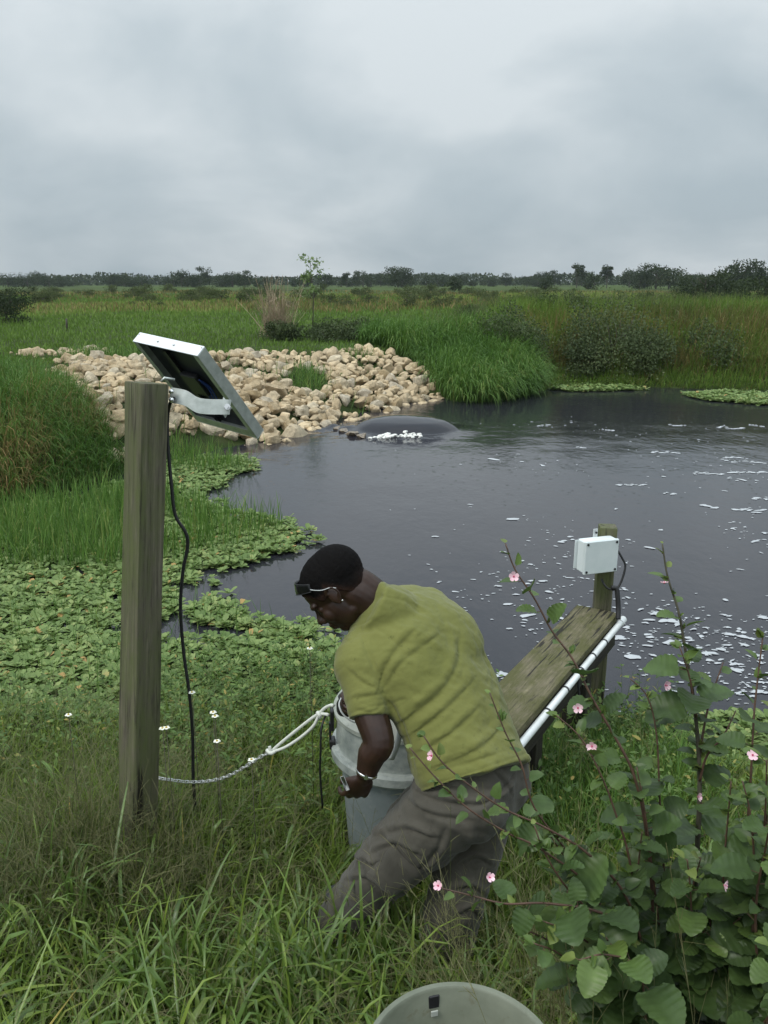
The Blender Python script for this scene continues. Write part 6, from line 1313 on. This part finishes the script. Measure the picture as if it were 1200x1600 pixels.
if ONLY not in ('far', 'man'):
    def filler(S, n, bx, by, bD, xr, yr, Dr, **kw):
        for _ in range(n):
            tx, ty, tD = rng.uniform(*xr), rng.uniform(*yr), rng.uniform(*Dr); b_ = at(bx + rng.uniform(-25, 25), by, D=bD); t_ = at(tx, ty, D=tD); mid = b_ * .55 + t_ * .45 + np.array([rng.uniform(-.03, .03), rng.uniform(-.05, .05), .05])
            S.stem([t_, mid * .4 + t_ * .6 + np.array([0, 0, .02]), mid, b_], .004, .0014, **kw)
    gpt = lambda x, y: (x, y, float(height(x, y)))
    b1 = at(1000, 1640, D=1.9); S1 = Shrub('flowering_shrub', gpt(b1[0], b1[1]), 'pink flowered shrub with long reddish stems leaning left toward the man and plank')
    S1.stem([(790, 850, 1.80), (805, 890, 1.80), (835, 935, 1.80), (862, 985, 1.80), (895, 1030, 1.79), (925, 1090, 1.78), (960, 1150, 1.78), (990, 1210, 1.78), (1010, 1300, 1.8), (1020, 1430, 1.83), (1015, 1640, 1.9)], .0052, .0016, leaf=(.036, .080))
    S1.stem([(662, 1150, 1.60), (690, 1190, 1.60), (735, 1228, 1.60), (790, 1265, 1.61), (850, 1292, 1.63), (920, 1335, 1.66), (980, 1405, 1.72), (1010, 1520, 1.8), (1010, 1640, 1.9)], .0042, .0014, leaf=(.030, .062))
    S1.stem([(640, 1168, 1.58), (678, 1212, 1.58), (730, 1262, 1.58), (790, 1300, 1.6), (850, 1330, 1.62), (930, 1400, 1.7), (1000, 1560, 1.86)], .0036, .0013, leaf=(.026, .060))
    S1.stem([(765, 1082, 1.66), (790, 1145, 1.66), (815, 1195, 1.66), (835, 1262, 1.67), (890, 1335, 1.70), (960, 1430, 1.76), (1005, 1600, 1.88)], .0038, .0013, leaf=(.026, .060))
    S1.stem([(690, 1388, 1.58), (740, 1400, 1.57), (790, 1412, 1.57), (860, 1412, 1.59), (950, 1432, 1.64), (1000, 1500, 1.75)], .0040, .0014, leaf=(.038, .075))
    S1.stem([(870, 1118, 1.70), (905, 1150, 1.70), (930, 1192, 1.70), (958, 1260, 1.72), (988, 1370, 1.76), (1008, 1600, 1.88)], .0040, .0014, leaf=(.034, .075))
    S1.stem([(905, 1500, 1.5), (950, 1492, 1.52), (1000, 1520, 1.6), (1010, 1640, 1.8)], .0036, .0015, leaf=(.055, .085))
    S1.stem([(835, 1290, 1.6), (850, 1330, 1.6), (880, 1380, 1.63), (930, 1440, 1.7), (990, 1560, 1.8)], .0036, .0015, leaf=(.050, .085))
    filler(S1, 8, 1000, 1640, 1.88, (760, 1010), (1240, 1500), (1.5, 1.78), leaf=(.045, .085))
    for (px, py, D, f) in ((803, 901, 1.79, (-.5, -.8, .3)), (675, 1181, 1.58, (-.2, -.9, .4)), (685, 1384, 1.56, (-.3, -.9, .3)), (765, 1371, 1.56, (.1, -.9, .4)), (925, 1166, 1.69, (-.3, -.8, .3)), (903, 1106, 1.7, (.4, -.8, .3))): S1.flower(at(px, py, D=D), f)
    S1.finish()
    b2 = at(1085, 1640, D=2.0); S2 = Shrub('flowering_shrub', gpt(b2[0], b2[1]), 'tallest upright pink flowered shrub with a thick straight stem, right of the pale box')
    S2.stem([(1035, 850, 1.86), (1043, 900, 1.86), (1060, 955, 1.86), (1070, 1010, 1.86), (1082, 1080, 1.87), (1091, 1165, 1.88), (1093, 1250, 1.89), (1086, 1400, 1.92), (1080, 1640, 2.0)], .0095, .0018, leaf=(.034, .090), m='shrubwood')
    S2.stem([(1130, 1035, 1.88), (1108, 1100, 1.88), (1096, 1160, 1.88), (1092, 1200, 1.89)], .0034, .0014, leaf=(.03, .06))
    S2.stem([(985, 1060, 1.82), (1012, 1090, 1.82), (1026, 1150, 1.83), (1031, 1250, 1.85), (1040, 1400, 1.9), (1060, 1640, 2.0)], .0042, .0014, leaf=(.03, .08))
    S2.stem([(1150, 1110, 1.84), (1130, 1150, 1.84), (1105, 1180, 1.86), (1093, 1220, 1.88)], .0032, .0013, leaf=(.03, .06))
    S2.stem([(1062, 1010, 1.80), (1078, 1060, 1.81), (1088, 1120, 1.84)], .003, .0013, leaf=(.045, .08), n=9)
    filler(S2, 8, 1075, 1640, 1.98, (980, 1160), (1180, 1500), (1.55, 1.9), leaf=(.045, .090))
    for (px, py, D, f) in ((1038, 912, 1.85, (-.4, -.8, .3)), (1040, 1071, 1.81, (-.2, -.9, .3)), (1090, 1245, 1.8, (.2, -.9, .3))): S2.flower(at(px, py, D=D), f)
    S2.finish()
    b3 = at(1180, 1640, D=1.8); S3 = Shrub('flowering_shrub', gpt(b3[0], b3[1]), 'pink flowered shrub cut by the right edge of the photo')
    S3.stem([(1192, 995, 1.68), (1184, 1060, 1.68), (1178, 1120, 1.68), (1174, 1200, 1.69), (1168, 1330, 1.72), (1170, 1640, 1.8)], .0046, .0015, leaf=(.034, .075))
    S3.stem([(1225, 1080, 1.7), (1212, 1160, 1.7), (1200, 1260, 1.71), (1185, 1400, 1.75), (1175, 1640, 1.8)], .0044, .0015, leaf=(.034, .08))
    S3.stem([(1160, 1220, 1.6), (1172, 1270, 1.6), (1178, 1350, 1.65), (1175, 1500, 1.72)], .0034, .0014, leaf=(.034, .07))
    filler(S3, 5, 1180, 1640, 1.78, (1110, 1260), (1180, 1500), (1.45, 1.7), leaf=(.045, .085))
    for (px, py, D, f) in ((1131, 1383, 1.5, (-.2, -.9, .3)), (1176, 1180, 1.66, (-.5, -.8, .2))): S3.flower(at(px, py, D=D), f)
    S3.finish()
    # small white wildflowers left of the drum and by the post
    for i, (px, py, D) in enumerate(((339, 1158, 2.86), (333, 1113, 2.95), (336, 1119, 2.94), (300, 1082, 3.05), (254, 1138, 2.9), (260, 1137, 2.9), (484, 1013, 3.3), (107, 1117, 3.0), (393, 1187, 2.8))):
        p = at(px, py, D=D); o = empty('wildflower', (p[0], p[1], float(height(p[0], p[1])))); tag(o, ['white wildflower standing alone in the grass above the chain', 'upper white wildflower of the tight pair between post and drum', 'lower white wildflower of the tight pair between post and drum', 'pale yellow wildflower right of the black cable', 'white wildflower touching the right side of the tall post', 'white wildflower beside the one touching the tall post', 'pale wildflower at the water edge under the man\'s face', 'white wildflower left of the tall post', 'low white wildflower beside the chain and rope knot'][i], 'flower', 'small white wildflowers in the grass')
        mb = MB(); q = np.array([p[0], p[1], float(height(p[0], p[1]))]); mb.tube([q, p], .0014, 5); mb.build('stem', M['shrubwood'], o)
        mb = MB()
        for k in range(5): a = k * 1.257; mb.ell(p + np.array([math.cos(a) * .008, math.sin(a) * .008, 0]), (.006, .005, .002), None, 8, 5)
        mb.build('petals', M['wflower'], o); mb = MB(); mb.ell(p + np.array([0, 0, .002]), (.004, .004, .003), None, 8, 5); mb.build('flower_centre', M['eyey'], o)
# ================================================================== damp air: far trees fade a little
hz = MB(); hz.box((0, 290, 29.0), (1400, 640, 64.0)); hzo = hz.build('haze', None, smooth=False)
hm = bpy.data.materials.new('haze'); hm.use_nodes = True; t_h = hm.node_tree; t_h.nodes.clear()
vo_ = N(t_h, 'ShaderNodeVolumePrincipled'); vo_.inputs['Color'].default_value = (.80, .88, .95, 1); vo_.inputs['Density'].default_value = .00022; oo_ = N(t_h, 'ShaderNodeOutputMaterial'); t_h.links.new(vo_.outputs[0], oo_.inputs['Volume'])
hzo.data.materials.append(hm); tag(hzo, 'thin grey haze over the far field', 'haze', kind='stuff')
